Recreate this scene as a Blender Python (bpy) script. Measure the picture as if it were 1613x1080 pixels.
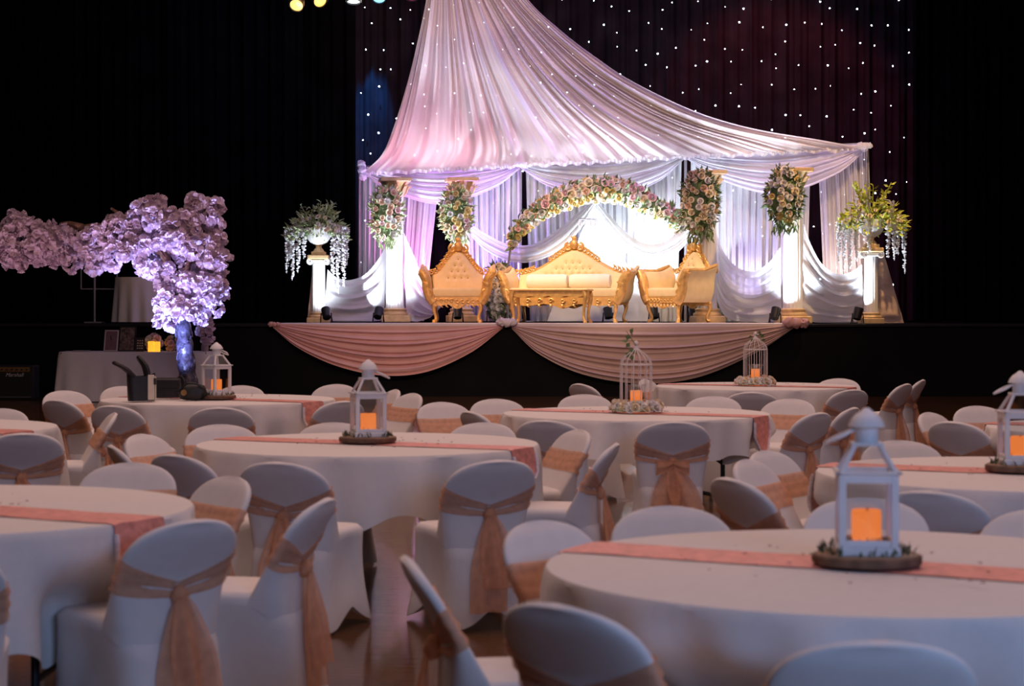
import bpy, bmesh, math, random
from mathutils import Vector, Matrix, noise

for o in list(bpy.data.objects):
    bpy.data.objects.remove(o, do_unlink=True)
sc = bpy.context.scene
COL = sc.collection
random.seed(11)
PI = math.pi
R = math.radians

# ------------------------------------------------------------------ camera
F, CX, HY, CAMZ = 3050.0, 806.5, 480.0, 1.49      # focal length / principal point in 1613x1080 pixels
cam_d = bpy.data.cameras.new('camera')
cam = bpy.data.objects.new('camera', cam_d)
COL.objects.link(cam)
cam.location = (0, 0, CAMZ)
cam.rotation_euler = (R(90), 0, 0)
cam_d.sensor_width = 36.0
cam_d.lens = F / 1613.0 * 36.0
cam_d.shift_y = (HY - 540.0) / 1613.0
cam_d.clip_end = 200
cam_d.dof.use_dof = True
cam_d.dof.focus_distance = 32.5
cam_d.dof.aperture_fstop = 5.0
sc.camera = cam

def P(px, py, d):
    return Vector(((px - CX) * d / F, d, CAMZ - (py - HY) * d / F))
def XW(px, d):
    return (px - CX) * d / F

# ------------------------------------------------------------------ world, exposure, hall light
sc.view_settings.view_transform = 'Standard'
sc.view_settings.look = 'None'
sc.view_settings.exposure = 0.0
sc.view_settings.gamma = 1.0
sc.view_settings.use_curve_mapping = False
w = bpy.data.worlds.new('world'); sc.world = w; w.use_nodes = True
w.node_tree.nodes['Background'].inputs[0].default_value = (0.5, 0.42, 0.6, 1)
w.node_tree.nodes['Background'].inputs[1].default_value = 0.008
sc.cycles.max_bounces = 5
sc.cycles.diffuse_bounces = 3
sc.cycles.glossy_bounces = 3
sc.cycles.transmission_bounces = 4
sc.cycles.transparent_max_bounces = 12
sc.cycles.sample_clamp_indirect = 4.0
sc.cycles.caustics_reflective = False
sc.cycles.caustics_refractive = False

def light(kind, name, loc, target, color, power, size=0.2, size_y=None, angle=60, blend=0.5, parent=None):
    d = bpy.data.lights.new(name, kind)
    d.color = color; d.energy = power
    if kind == 'AREA':
        d.shape = 'RECTANGLE'; d.size = size; d.size_y = size_y or size
    else:
        d.shadow_soft_size = size
    if kind == 'SPOT':
        d.spot_size = R(angle); d.spot_blend = blend
    o = bpy.data.objects.new(name, d); COL.objects.link(o)
    o.location = loc
    if target is not None:
        o.rotation_euler = (Vector(target) - Vector(loc)).to_track_quat('-Z', 'Y').to_euler()
    return o

# warm house lights on the ceiling, added cool fill light from behind the camera
light('AREA', 'house_light', (0.5, 15.0, 8.3), (0.5, 15.01, 0), (1.0, 0.63, 0.55), 1150, 14, 22)
light('AREA', 'foyer_daylight', (3.3, -1.0, 2.9), (1.4, 5, 0.6), (0.38, 0.56, 1.0), 185, 3.0, 1.6)
# stage washes on the front truss, plus an added swag fill
light('SPOT', 'warm_wash_throne', (-3.3, 29.6, 6.2), (-0.6, 33.0, 1.9), (1.0, 0.50, 0.16), 900, 0.12, angle=34)
light('SPOT', 'warm_wash_sofa', (-1.0, 29.4, 7.2), (1.6, 33.2, 1.9), (1.0, 0.74, 0.46), 1800, 0.12, angle=36)
light('SPOT', 'warm_wash_right', (6.6, 29.6, 7.4), (5.0, 33.0, 2.9), (1.0, 0.62, 0.30), 1700, 0.12, angle=46)
light('SPOT', 'white_wash_left', (-2.4, 29.7, 6.3), (-3.0, 33.5, 2.7), (1.0, 0.90, 0.70), 650, 0.12, angle=38)
light('SPOT', 'canopy_cream_wash', (-0.6, 27.5, 7.6), (0.4, 35.0, 7.0), (1.0, 0.72, 0.42), 1350, 0.2, angle=60)
light('SPOT', 'front_of_house_spot', (0.5, 9.0, 8.2), (0.3, 31.5, 0.9), (1.0, 0.66, 0.56), 4200, 0.2, angle=22, blend=0.8)  # added fill above the tables, brightens the stage front swags
light('AREA', 'purple_led_bar', (1.6, 31.6, 7.6), (1.6, 35.5, 2.6), (0.52, 0.36, 1.0), 170, 8, 0.3)
light('SPOT', 'blue_curtain_spot', (XW(586, 37.2), 37.2, 7.9), (XW(586, 38.1), 38.1, 5.4), (0.03, 0.32, 1.0), 3600, 0.05, angle=19)
light('SPOT', 'red_curtain_spot', (5.0, 34.5, 8.3), (5.2, 38.0, 5.0), (1.0, 0.10, 0.16), 800, 0.1, angle=70)

# ------------------------------------------------------------------ materials
MATS = {}
def newmat(name):
    m = bpy.data.materials.new(name); m.use_nodes = True
    nt = m.node_tree
    for n in list(nt.nodes):
        nt.nodes.remove(n)
    out = nt.nodes.new('ShaderNodeOutputMaterial')
    MATS[name] = m
    return m, nt, out
def varied(nt, col, amount, scale):
    tc = nt.nodes.new('ShaderNodeTexCoord')
    nz = nt.nodes.new('ShaderNodeTexNoise'); nz.inputs['Scale'].default_value = scale
    nz.inputs['Detail'].default_value = 3
    nt.links.new(tc.outputs['Object'], nz.inputs['Vector'])
    rp = nt.nodes.new('ShaderNodeValToRGB')
    a = [max(0, c * (1 - amount)) for c in col]; b = [min(1, c * (1 + amount)) for c in col]
    rp.color_ramp.elements[0].position = 0.3; rp.color_ramp.elements[1].position = 0.7
    rp.color_ramp.elements[0].color = (*a, 1); rp.color_ramp.elements[1].color = (*b, 1)
    nt.links.new(nz.outputs['Fac'], rp.inputs['Fac'])
    return rp.outputs['Color'], nz.outputs['Fac']
def mat(name, col, rough=0.6, metal=0.0, amount=0.08, scale=8, bump=0.0, spec=0.5, coat=0.0):
    m, nt, out = newmat(name)
    b = nt.nodes.new('ShaderNodeBsdfPrincipled')
    c, f = varied(nt, col, amount, scale)
    nt.links.new(c, b.inputs['Base Color'])
    b.inputs['Roughness'].default_value = rough
    b.inputs['Metallic'].default_value = metal
    b.inputs['Specular IOR Level'].default_value = spec
    b.inputs['Coat Weight'].default_value = coat
    if bump:
        bp = nt.nodes.new('ShaderNodeBump'); bp.inputs['Strength'].default_value = bump
        bp.inputs['Distance'].default_value = 0.01
        nt.links.new(f, bp.inputs['Height']); nt.links.new(bp.outputs['Normal'], b.inputs['Normal'])
    nt.links.new(b.outputs[0], out.inputs[0])
    return m
def cloth(name, col, transl=0.25, clear=0.0, amount=0.04, scale=6):
    """woven fabric: diffuse + light passing through, 'clear' = open weave share"""
    m, nt, out = newmat(name)
    c, f = varied(nt, col, amount, scale)
    d = nt.nodes.new('ShaderNodeBsdfDiffuse'); t = nt.nodes.new('ShaderNodeBsdfTranslucent')
    nt.links.new(c, d.inputs['Color']); nt.links.new(c, t.inputs['Color'])
    mx = nt.nodes.new('ShaderNodeMixShader'); mx.inputs[0].default_value = transl
    nt.links.new(d.outputs[0], mx.inputs[1]); nt.links.new(t.outputs[0], mx.inputs[2])
    last = mx
    if clear > 0:
        tr = nt.nodes.new('ShaderNodeBsdfTransparent')
        m2 = nt.nodes.new('ShaderNodeMixShader'); m2.inputs[0].default_value = clear
        nt.links.new(mx.outputs[0], m2.inputs[1]); nt.links.new(tr.outputs[0], m2.inputs[2])
        last = m2
    nt.links.new(last.outputs[0], out.inputs[0])
    return m
def glow(name, col, strength, sampled=False, body=(0.8, 0.7, 0.6)):
    m, nt, out = newmat(name)
    b = nt.nodes.new('ShaderNodeBsdfPrincipled')
    c, f = varied(nt, col, 0.06, 14)
    b.inputs['Base Color'].default_value = (*body, 1)
    b.inputs['Roughness'].default_value = 0.6
    nt.links.new(c, b.inputs['Emission Color'])
    b.inputs['Emission Strength'].default_value = strength
    nt.links.new(b.outputs[0], out.inputs[0])
    if not sampled:
        m.cycles.emission_sampling = 'NONE'
    return m
def glass(name, clear=0.88):
    m, nt, out = newmat(name)
    tr = nt.nodes.new('ShaderNodeBsdfTransparent'); tr.inputs[0].default_value = (0.93, 0.95, 0.97, 1)
    g = nt.nodes.new('ShaderNodeBsdfGlossy'); g.inputs['Roughness'].default_value = 0.05
    mx = nt.nodes.new('ShaderNodeMixShader'); mx.inputs[0].default_value = 1 - clear
    nt.links.new(tr.outputs[0], mx.inputs[1]); nt.links.new(g.outputs[0], mx.inputs[2])
    nt.links.new(mx.outputs[0], out.inputs[0])
    return m

def parquet():
    m, nt, out = newmat('parquet')
    tc = nt.nodes.new('ShaderNodeTexCoord')
    mp = nt.nodes.new('ShaderNodeMapping'); mp.inputs['Rotation'].default_value = (0, 0, R(8))
    nt.links.new(tc.outputs['Object'], mp.inputs['Vector'])
    br = nt.nodes.new('ShaderNodeTexBrick')
    br.inputs['Scale'].default_value = 1.0
    br.inputs['Brick Width'].default_value = 0.6; br.inputs['Row Height'].default_value = 0.09
    br.inputs['Mortar Size'].default_value = 0.003
    br.inputs['Color1'].default_value = (0.13, 0.06, 0.02, 1)
    br.inputs['Color2'].default_value = (0.09, 0.04, 0.014, 1)
    br.inputs['Mortar'].default_value = (0.03, 0.015, 0.008, 1)
    nt.links.new(mp.outputs[0], br.inputs['Vector'])
    nz = nt.nodes.new('ShaderNodeTexNoise'); nz.inputs['Scale'].default_value = 7
    nz.inputs['Detail'].default_value = 4
    mp2 = nt.nodes.new('ShaderNodeMapping'); mp2.inputs['Scale'].default_value = (0.6, 4.5, 1)
    nt.links.new(tc.outputs['Object'], mp2.inputs['Vector']); nt.links.new(mp2.outputs[0], nz.inputs['Vector'])
    bp = nt.nodes.new('ShaderNodeBump'); bp.inputs['Strength'].default_value = 0.16; bp.inputs['Distance'].default_value = 0.010
    nt.links.new(nz.outputs['Fac'], bp.inputs['Height'])
    b = nt.nodes.new('ShaderNodeBsdfPrincipled')
    b.inputs['Roughness'].default_value = 0.10
    nt.links.new(br.outputs['Color'], b.inputs['Base Color']); nt.links.new(bp.outputs['Normal'], b.inputs['Normal'])
    nt.links.new(b.outputs[0], out.inputs[0])
    return m

M = MATS
parquet()
mat('black_paint', (0.006, 0.006, 0.007), 0.8, amount=0.2, scale=2, spec=0.1)
mat('black_wall', (0.008, 0.007, 0.009), 0.9, amount=0.2, scale=1, spec=0.1)
mat('stage_black', (0.012, 0.011, 0.013), 0.7, amount=0.2, scale=3, spec=0.2)
cloth('black_curtain', (0.003, 0.0028, 0.0036), 0.0, 0.0, 0.3, 2)
cloth('star_curtain', (0.013, 0.009, 0.012), 0.0, 0.0, 0.3, 2)
cloth('white_linen', (0.82, 0.80, 0.78), 0.12, 0, 0.02, 30)
cloth('white_spandex', (0.80, 0.78, 0.77), 0.10, 0, 0.02, 20)
cloth('peach_organza', (0.86, 0.47, 0.28), 0.30, 0.32, 0.12, 25)
cloth('canopy_chiffon', (0.86, 0.76, 0.74), 0.35, 0.09, 0.03, 2)
cloth('white_voile', (0.84, 0.83, 0.86), 0.40, 0.14, 0.03, 4)
cloth('lilac_voile', (0.80, 0.77, 0.86), 0.40, 0.14, 0.04, 4)
cloth('blush_voile', (0.88, 0.54, 0.48), 0.08, 0.10, 0.05, 4)
cloth('champagne_voile', (0.78, 0.57, 0.48), 0.15, 0.14, 0.05, 4)
cloth('stage_cloth', (0.80, 0.72, 0.72), 0.0, 0, 0.04, 4)
mat('rose_satin', (0.76, 0.32, 0.27), 0.45, 0.2, 0.22, 30, 0.25)
mat('silver_lace', (0.75, 0.68, 0.72), 0.6, 0.0, 0.2, 60, 0.3)
mat('gold_wood', (0.80, 0.48, 0.16), 0.42, 0.35, 0.18, 14, 0.2)
mat('gold_paint', (0.72, 0.50, 0.26), 0.5, 0.25, 0.15, 12, 0.1)
cloth('cream_velvet', (0.84, 0.66, 0.37), 0.0, 0, 0.04, 10)
cloth('cream_bolster', (0.86, 0.80, 0.68), 0.0, 0, 0.03, 10)
mat('button', (0.50, 0.36, 0.18), 0.5)
mat('white_plaster', (0.84, 0.82, 0.80), 0.6, 0, 0.04, 6)
mat('white_metal', (0.74, 0.75, 0.77), 0.45, 0.0, 0.05, 20)
mat('wire_white', (0.72, 0.68, 0.66), 0.5, 0.0, 0.06, 20)
mat('bark_wood', (0.16, 0.09, 0.055), 0.85, 0, 0.4, 18, 0.6)
mat('cut_wood', (0.38, 0.26, 0.17), 0.8, 0, 0.2, 14, 0.2)
mat('moss', (0.10, 0.115, 0.06), 0.9, 0, 0.4, 30, 0.5)
mat('black_leather', (0.012, 0.012, 0.014), 0.5, 0, 0.2, 30, 0.2)
mat('cream_leather', (0.62, 0.56, 0.46), 0.6, 0, 0.05, 20)
mat('black_metal', (0.014, 0.014, 0.016), 0.45, 0.3, 0.2, 10)
mat('black_plastic', (0.014, 0.013, 0.015), 0.6, 0, 0.2, 10)
mat('grille_cloth', (0.014, 0.014, 0.014), 0.9, 0, 0.3, 120, 0.3)
mat('brass_panel', (0.30, 0.17, 0.06), 0.45, 0.6, 0.2, 20)
mat('leaf_green', (0.13, 0.20, 0.075), 0.6, 0, 0.4, 8)
mat('leaf_sage', (0.42, 0.52, 0.26), 0.65, 0, 0.3, 8)
mat('leaf_lime', (0.50, 0.55, 0.06), 0.6, 0, 0.35, 6)
mat('rose_cream', (0.86, 0.74, 0.52), 0.7, 0, 0.1, 20)
mat('rose_peach', (0.86, 0.62, 0.45), 0.7, 0, 0.12, 20)
mat('rose_pink', (0.85, 0.58, 0.58), 0.7, 0, 0.12, 20)
mat('rose_white', (0.86, 0.83, 0.78), 0.7, 0, 0.06, 20)
mat('rose_yellow', (0.85, 0.68, 0.30), 0.7, 0, 0.1, 20)
cloth('blossom_pink', (0.82, 0.66, 0.74), 0.30, 0, 0.08, 20)
cloth('strand_white', (0.86, 0.86, 0.88), 0.30, 0, 0.05, 20)
mat('trunk_wrap', (0.045, 0.04, 0.06), 0.4, 0, 0.8, 16, 1.0)
mat('branch_brown', (0.20, 0.11, 0.07), 0.8, 0, 0.3, 14, 0.5)
mat('photo_dark', (0.16, 0.11, 0.08), 0.5, 0, 0.8, 22)
mat('photo_card', (0.20, 0.11, 0.12), 0.7, 0, 0.25, 16)
mat('frame_white', (0.55, 0.48, 0.46), 0.6)
mat('plush', (0.48, 0.36, 0.32), 0.9, 0, 0.2, 40, 0.4)
mat('paper', (0.42, 0.36, 0.36), 0.8)
mat('green_box', (0.22, 0.30, 0.20), 0.7)
mat('petal_red', (0.16, 0.05, 0.05), 0.7, 0, 0.4, 40)
mat('table_wood', (0.30, 0.20, 0.13), 0.6, 0, 0.2, 10)
mat('steel', (0.35, 0.33, 0.35), 0.4, 0.6)
mat('crystal', (0.7, 0.72, 0.76), 0.1, 0.0, coat=1.0)
mat('gold_letter', (0.55, 0.53, 0.52), 0.5)
glow('candle_flame_wax', (1.0, 0.23, 0.045), 0.9, True, body=(0.25, 0.08, 0.02))
glow('candle_gold_wax', (1.0, 0.42, 0.03), 1.2, True, body=(0.5, 0.25, 0.05))
glow('star_glow', (0.66, 0.82, 1.0), 24.0)
glow('lens_amber', (1.0, 0.56, 0.10), 1.6)
glow('lens_blue', (0.25, 0.68, 1.0), 1.4)
glow('lens_red', (1.0, 0.08, 0.18), 0.7)
glow('lens_white', (0.85, 0.95, 1.0), 3.0)
glow('uplight_lens', (0.8, 0.9, 1.0), 4.0)
glass('clear_glass', 0.955)
glass('frosted_glass', 0.88)

# ------------------------------------------------------------------ mesh helpers
class MB:
    def __init__(s):
        s.v = []; s.f = []
    def add(s, vs, fs, T=None):
        o = len(s.v)
        if T is not None:
            vs = [T @ Vector(v) for v in vs]
        s.v += [tuple(v) for v in vs]
        s.f += [tuple(i + o for i in f) for f in fs]
        return s
    def grid(s, fn, nu, nv, wrap=False, T=None):
        vs = []; fs = []
        cols = nu if wrap else nu + 1
        for j in range(nv + 1):
            for i in range(cols):
                vs.append(fn(i / nu, j / nv))
        for j in range(nv):
            for i in range(nu):
                i2 = (i + 1) % cols if wrap else i + 1
                fs.append((j * cols + i, j * cols + i2, (j + 1) * cols + i2, (j + 1) * cols + i))
        return s.add(vs, fs, T)
    def box(s, c, size, bevel=0.0, T=None, seg=1):
        bm = bmesh.new(); bmesh.ops.create_cube(bm, size=1)
        for v in bm.verts:
            v.co = Vector((v.co.x * size[0] + c[0], v.co.y * size[1] + c[1], v.co.z * size[2] + c[2]))
        if bevel:
            bmesh.ops.bevel(bm, geom=bm.edges[:], offset=bevel, segments=seg, affect='EDGES', profile=0.6)
        bm.verts.index_update()
        vs = [v.co.copy() for v in bm.verts]; fs = [[v.index for v in f.verts] for f in bm.faces]
        bm.free()
        return s.add(vs, fs, T)
    def tube(s, pts, r, n=8, T=None, caps=True, flat=1.0, up=None):
        pts = [Vector(p) for p in pts]
        if not hasattr(r, '__len__'):
            r = [r] * len(pts)
        vs = []; fs = []
        t0 = (pts[1] - pts[0]).normalized()
        a = Vector(up) if up else (Vector((0, 0, 1)) if abs(t0.z) < 0.9 else Vector((0, 1, 0)))
        nrm = (a - t0 * a.dot(t0)).normalized()
        for i, p in enumerate(pts):
            if i == 0: t = pts[1] - pts[0]
            elif i == len(pts) - 1: t = pts[-1] - pts[-2]
            else: t = pts[i + 1] - pts[i - 1]
            t.normalize()
            nrm = (nrm - t * nrm.dot(t))
            if nrm.length < 1e-6: nrm = t.orthogonal()
            nrm.normalize(); b = t.cross(nrm)
            for k in range(n):
                an = 2 * PI * k / n
                vs.append(p + nrm * (math.cos(an) * r[i] * flat) + b * (math.sin(an) * r[i]))
        for i in range(len(pts) - 1):
            for k in range(n):
                k2 = (k + 1) % n
                fs.append((i * n + k, i * n + k2, (i + 1) * n + k2, (i + 1) * n + k))
        if caps:
            fs.append(tuple(reversed(range(n)))); fs.append(tuple(range((len(pts) - 1) * n, len(pts) * n)))
        return s.add(vs, fs, T)
    def lathe(s, prof, n=24, T=None, mod=None, caps=True):
        vs = []; fs = []
        for (r, z) in prof:
            for k in range(n):
                an = 2 * PI * k / n
                rr = r * (mod(an, z) if mod else 1.0)
                vs.append((rr * math.cos(an), rr * math.sin(an), z))
        for j in range(len(prof) - 1):
            for k in range(n):
                k2 = (k + 1) % n
                fs.append((j * n + k, j * n + k2, (j + 1) * n + k2, (j + 1) * n + k))
        if caps:
            fs.append(tuple(reversed(range(n)))); fs.append(tuple(range((len(prof) - 1) * n, len(prof) * n)))
        return s.add(vs, fs, T)
    def ball(s, c, r, nu=12, nv=8, T=None, bump=0.0, seed=0):
        if not hasattr(r, '__len__'): r = (r, r, r)
        c = Vector(c)
        def fn(u, v):
            a = 2 * PI * u; b = PI * (v * 0.98 + 0.01)
            q = Vector((math.sin(b) * math.cos(a), math.sin(b) * math.sin(a), -math.cos(b)))
            k = 1 + bump * noise.noise(q * 2.2 + Vector((seed, seed * 2, 0)))
            return c + Vector((q.x * r[0], q.y * r[1], q.z * r[2])) * k
        return s.grid(fn, nu, nv, wrap=True, T=T)
    def prism(s, poly, y0, y1, T=None):
        n = len(poly)
        vs = [(x, y0, z) for x, z in poly] + [(x, y1, z) for x, z in poly]
        fs = [tuple(range(n)), tuple(reversed(range(n, 2 * n)))]
        fs += [(i, i + n, (i + 1) % n + n, (i + 1) % n) for i in range(n)]
        return s.add(vs, fs, T)
    def build(s, name, material, parent=None, smooth=True, sharp=45):
        me = bpy.data.meshes.new(name)
        me.from_pydata(s.v, [], s.f); me.update()
        bm = bmesh.new(); bm.from_mesh(me); bmesh.ops.recalc_face_normals(bm, faces=bm.faces); bm.to_mesh(me); bm.free()
        if smooth:
            me.shade_smooth(); me.set_sharp_from_angle(angle=R(sharp))
        me.materials.append(MATS[material])
        o = bpy.data.objects.new(name, me); COL.objects.link(o)
        if parent is not None: o.parent = parent
        return o

def tag(o, label, cat, group=None):
    o['label'] = label; o['category'] = cat; o['kind'] = 'thing'
    if group: o['group'] = group
    return o
def thing(name, label, cat, loc=(0, 0, 0), rz=0.0, group=None):
    o = bpy.data.objects.new(name, None); COL.objects.link(o)
    o.location = loc; o.rotation_euler = (0, 0, rz); o.empty_display_size = 0.1
    return tag(o, label, cat, group)
def struct(o):
    o['kind'] = 'structure'; return o
def stuff(o):
    o['kind'] = 'stuff'; return o
def copy_tree(o, parent=None):
    c = o.copy(); COL.objects.link(c); c.parent = parent
    for ch in [x for x in o.children]:
        copy_tree(ch, c)
    return c
def place(name, mesh, parent, loc, rot=(0, 0, 0), scale=1.0, material=None):
    o = bpy.data.objects.new(name, mesh); COL.objects.link(o)
    o.parent = parent; o.location = loc; o.rotation_euler = rot
    o.scale = (scale,) * 3 if not hasattr(scale, '__len__') else scale
    if material:
        o.material_slots[0].link = 'OBJECT'; o.material_slots[0].material = MATS[material]
    return o
def proto_mesh(mb, name, material, smooth=True):
    o = mb.build(name, material, None, smooth); me = o.data
    bpy.data.objects.remove(o); return me

def catmull(pts, n):
    pts = [Vector(p) for p in pts]
    q = [pts[0] * 2 - pts[1]] + pts + [pts[-1] * 2 - pts[-2]]
    dense = []
    for i in range(1, len(q) - 2):
        for k in range(16):
            t = k / 16
            a, b, c, d = q[i - 1], q[i], q[i + 1], q[i + 2]
            dense.append(0.5 * ((2 * b) + (c - a) * t + (2 * a - 5 * b + 4 * c - d) * t * t + (3 * b - a - 3 * c + d) * t ** 3))
    dense.append(pts[-1].copy())
    L = [0.0]
    for i in range(1, len(dense)): L.append(L[-1] + (dense[i] - dense[i - 1]).length)
    out = []; j = 0
    for i in range(n + 1):
        s = L[-1] * i / n
        while j < len(L) - 2 and L[j + 1] < s: j += 1
        t = (s - L[j]) / max(1e-9, L[j + 1] - L[j])
        out.append(dense[j].lerp(dense[j + 1], min(1, max(0, t))))
    return out

# ------------------------------------------------------------------ the hall
def slab(name, c, size, m):
    return struct(MB().box(c, size).build(name, m, None, False))
slab('floor', (0.5, 17.2, -0.05), (26, 43.6, 0.1), 'parquet')
slab('wall_back', (0.5, 39.1, 4.5), (26, 0.2, 9.0), 'black_wall')
slab('wall_left', (-12.4, 17.2, 4.5), (0.2, 43.6, 9.0), 'black_wall')
slab('wall_right', (13.4, 17.2, 4.5), (0.2, 43.6, 9.0), 'black_wall')
slab('wall_front', (0.5, -4.6, 4.5), (26, 0.2, 9.0), 'black_wall')
slab('ceiling', (0.5, 17.2, 9.05), (26, 43.6, 0.1), 'black_wall')
ST = 1.18                       # stage height
SF = 31.5                       # stage front
sp = struct(MB().box((0.5, (SF + 39) / 2, (ST - 0.03) / 2), (25.6, 39 - SF, ST - 0.03)).build('stage_platform', 'black_paint', None, False))
lip = MB().box((0.5, SF + 0.18, ST - 0.025), (25.6, 0.42, 0.05), 0.008).build('trim_1', 'stage_black', None, False)
struct(lip)

def sheet(edge0, edge1, nu, nv, folds, amp, along='u', seed=0, env=None, mid=None, out=(0, -1, 0)):
    """cloth between two edge curves (3D points); pleats run across u or along the edges (v)"""
    A = catmull(edge0, nu); B = catmull(edge1, nu)
    C = catmull(mid, nu) if mid else None
    rnd = random.Random(seed)
    ph = [rnd.uniform(0, 6.28) for _ in range(6)]
    fr = [folds * rnd.uniform(0.85, 1.15), folds * rnd.uniform(1.6, 2.1), folds * rnd.uniform(0.35, 0.5)]
    D = Vector(out)
    def fn(u, v):
        i = min(nu, int(round(u * nu)))
        if C:
            p = A[i] * ((1 - v) * (1 - 2 * v)) + C[i] * (4 * v * (1 - v)) + B[i] * (v * (2 * v - 1))
        else:
            p = A[i].lerp(B[i], v)
        w_ = u if along == 'u' else v
        o_ = v if along == 'u' else u
        h = (math.sin(2 * PI * fr[0] * w_ + ph[0] + 0.5 * math.sin(3 * o_ + ph[3])) * 0.55
             + math.sin(2 * PI * fr[1] * w_ + ph[1] + 0.7 * math.sin(2 * o_ + ph[4])) * 0.3
             + math.sin(2 * PI * fr[2] * w_ + ph[2]) * 0.4)
        e = env(u, v) if env else 1.0
        return p + D * (h * amp * e)
    return MB().grid(fn, nu, nv)

# black side curtains and the star cloth on the back wall
def bar_curtain(name, x0, x1, y, z0, z1, m, label, cat, folds, seed):
    o = sheet([(x0, y, z1), ((x0 + x1) / 2, y, z1), (x1, y, z1)], [(x0, y, z0), ((x0 + x1) / 2, y, z0), (x1, y, z0)],
              int(folds * 10), 4, folds, 0.07, 'u', seed).build(name, m)
    return tag(o, label, cat)
bar_curtain('stage_curtain', -12.0, XW(560, 37.6), 37.6, ST, 8.8, 'black_curtain', 'plain black pleated stage curtain left of the star cloth', 'curtain', 34, 1)
bar_curtain('stage_curtain', XW(1438, 37.6), 13.0, 37.6, ST, 8.8, 'black_curtain', 'plain black pleated stage curtain right of the star cloth', 'curtain', 22, 2)
star = bar_curtain('star_cloth', XW(556, 38.2), XW(1446, 38.2), 38.2, ST, 8.8, 'star_curtain', 'black star cloth backdrop dotted with tiny white lights', 'curtain', 40, 3)
bulb = proto_mesh(MB().ball((0, 0, 0), 0.019, 8, 6), 'star_light', 'star_glow')
rs = random.Random(5)
ns = 0
for j in range(15):
    for i in range(25):
        px = 572 + i * 35.5 + (17 if j % 2 else 0) + rs.uniform(-11, 11)
        py = 6 + j * 34 + rs.uniform(-12, 12)
        if px > 1434 or ns >= 298: continue
        if 640 < px < 1280 and 330 < py and rs.random() < 0.7: continue
        p = P(px, py, 38.04)
        place('star_light', bulb, star, p, scale=rs.choice((0.45, 0.55, 0.65, 0.85)))
        ns += 1

# ------------------------------------------------------------------ ceiling canopy drape
def dbar(px): return 36.0 + (px - 568) / 797.0 * (33.8 - 36.0)
def ybar(px):
    pts = [(560, 263), (820, 257), (1080, 241), (1370, 226)]
    for (a, ya), (b, yb) in zip(pts, pts[1:]):
        if px <= b: return ya + (yb - ya) * (px - a) / (b - a)
    return pts[-1][1]
NL, NV_ = 380, 70
Lc = catmull([P(694, -175, 34.4), P(684, -90, 34.5), P(670, 0, 34.8), P(655, 70, 35.0), P(640, 130, 35.3), P(620, 195, 35.5), P(600, 240, 35.65), P(568, 266, 35.7)], NV_)
Rc = catmull([P(742, -175, 34.4), P(780, -80, 34.3), P(832, 0, 34.2), P(885, 50, 34.1), P(940, 92, 34.0), P(1000, 131, 33.9), P(1100, 178, 33.8), P(1200, 206, 33.7), P(1300, 219, 33.6), P(1366, 225, 33.55)], NV_)
rc = random.Random(3)
phs = [rc.uniform(0, 6.28) for _ in range(8)]
def canopy(u, v):
    j = int(round(v * NV_))
    uu = u + 0.006 * math.sin(u * 47 + phs[0]) + 0.010 * math.sin(u * 23 + phs[1])
    uu = min(1, max(0, uu))
    p = Lc[j].lerp(Rc[j], uu)
    h = 0.5 * math.sin(2 * PI * 27 * u + phs[2] + 0.8 * math.sin(4 * v)) + 0.35 * math.sin(2 * PI * 44 * u + phs[3] + 1.1 * math.sin(3 * v + 1)) + 0.5 * math.sin(2 * PI * 11.5 * u + phs[4])
    a = (0.035 + 0.075 * math.sin(PI * min(1, v * 0.95)) ) * (1.0 - 0.55 * max(0, (v - 0.85) / 0.15))
    # hem ruffle near the bar
    dz = -0.10 * max(0.0, (v - 0.8) / 0.2) ** 2
    if v > 0.93:
        dz += 0.02 * math.sin(2 * PI * 36 * u + phs[5]) * (v - 0.93) / 0.07
    return p + Vector((0, -h * a, dz))
can = MB().grid(canopy, NL, NV_).build('canopy_drape', 'canopy_chiffon')
tag(can, 'cream and pink pleated chiffon canopy sweeping down from the ceiling', 'drape')
def ruffle(u, v):
    p = canopy(u, 1.0)
    q = .5 + .5 * noise.noise(Vector((u * 40, 3, 0)))
    return p + Vector((0, -.02 - (.010 + .025 * v) * math.sin(2 * PI * 120 * u + 5 * math.sin(37 * u)), .03 - (.03 + .05 * q) * v))
MB().grid(ruffle, 760, 4).build('hem_ruffle', 'white_voile', can)
ring = MB().tube([P(694 + 48 * i / 10, -178, 34.35) + Vector((0, 0.0, 0)) for i in range(11)], 0.03, 8).build('canopy_pole', 'steel', can)

# frame carrying the backdrop
fr = thing('backdrop_frame', 'steel pipe frame carrying the white backdrop drapes', 'frame', (0, 0, 0))
tops = [P(px, ybar(px), dbar(px)) for px in (566, 820, 1080, 1366)]
MB().tube(tops, 0.025, 8).build('crossbar', 'steel', fr)
for t in tops:
    MB().tube([(t.x, t.y, ST), (t.x, t.y, t.z)], 0.025, 8).build('upright', 'steel', fr)
    MB().box((t.x, t.y, ST + 0.01), (0.5, 0.5, 0.02), 0.004).build('base_plate', 'steel', fr)

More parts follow.
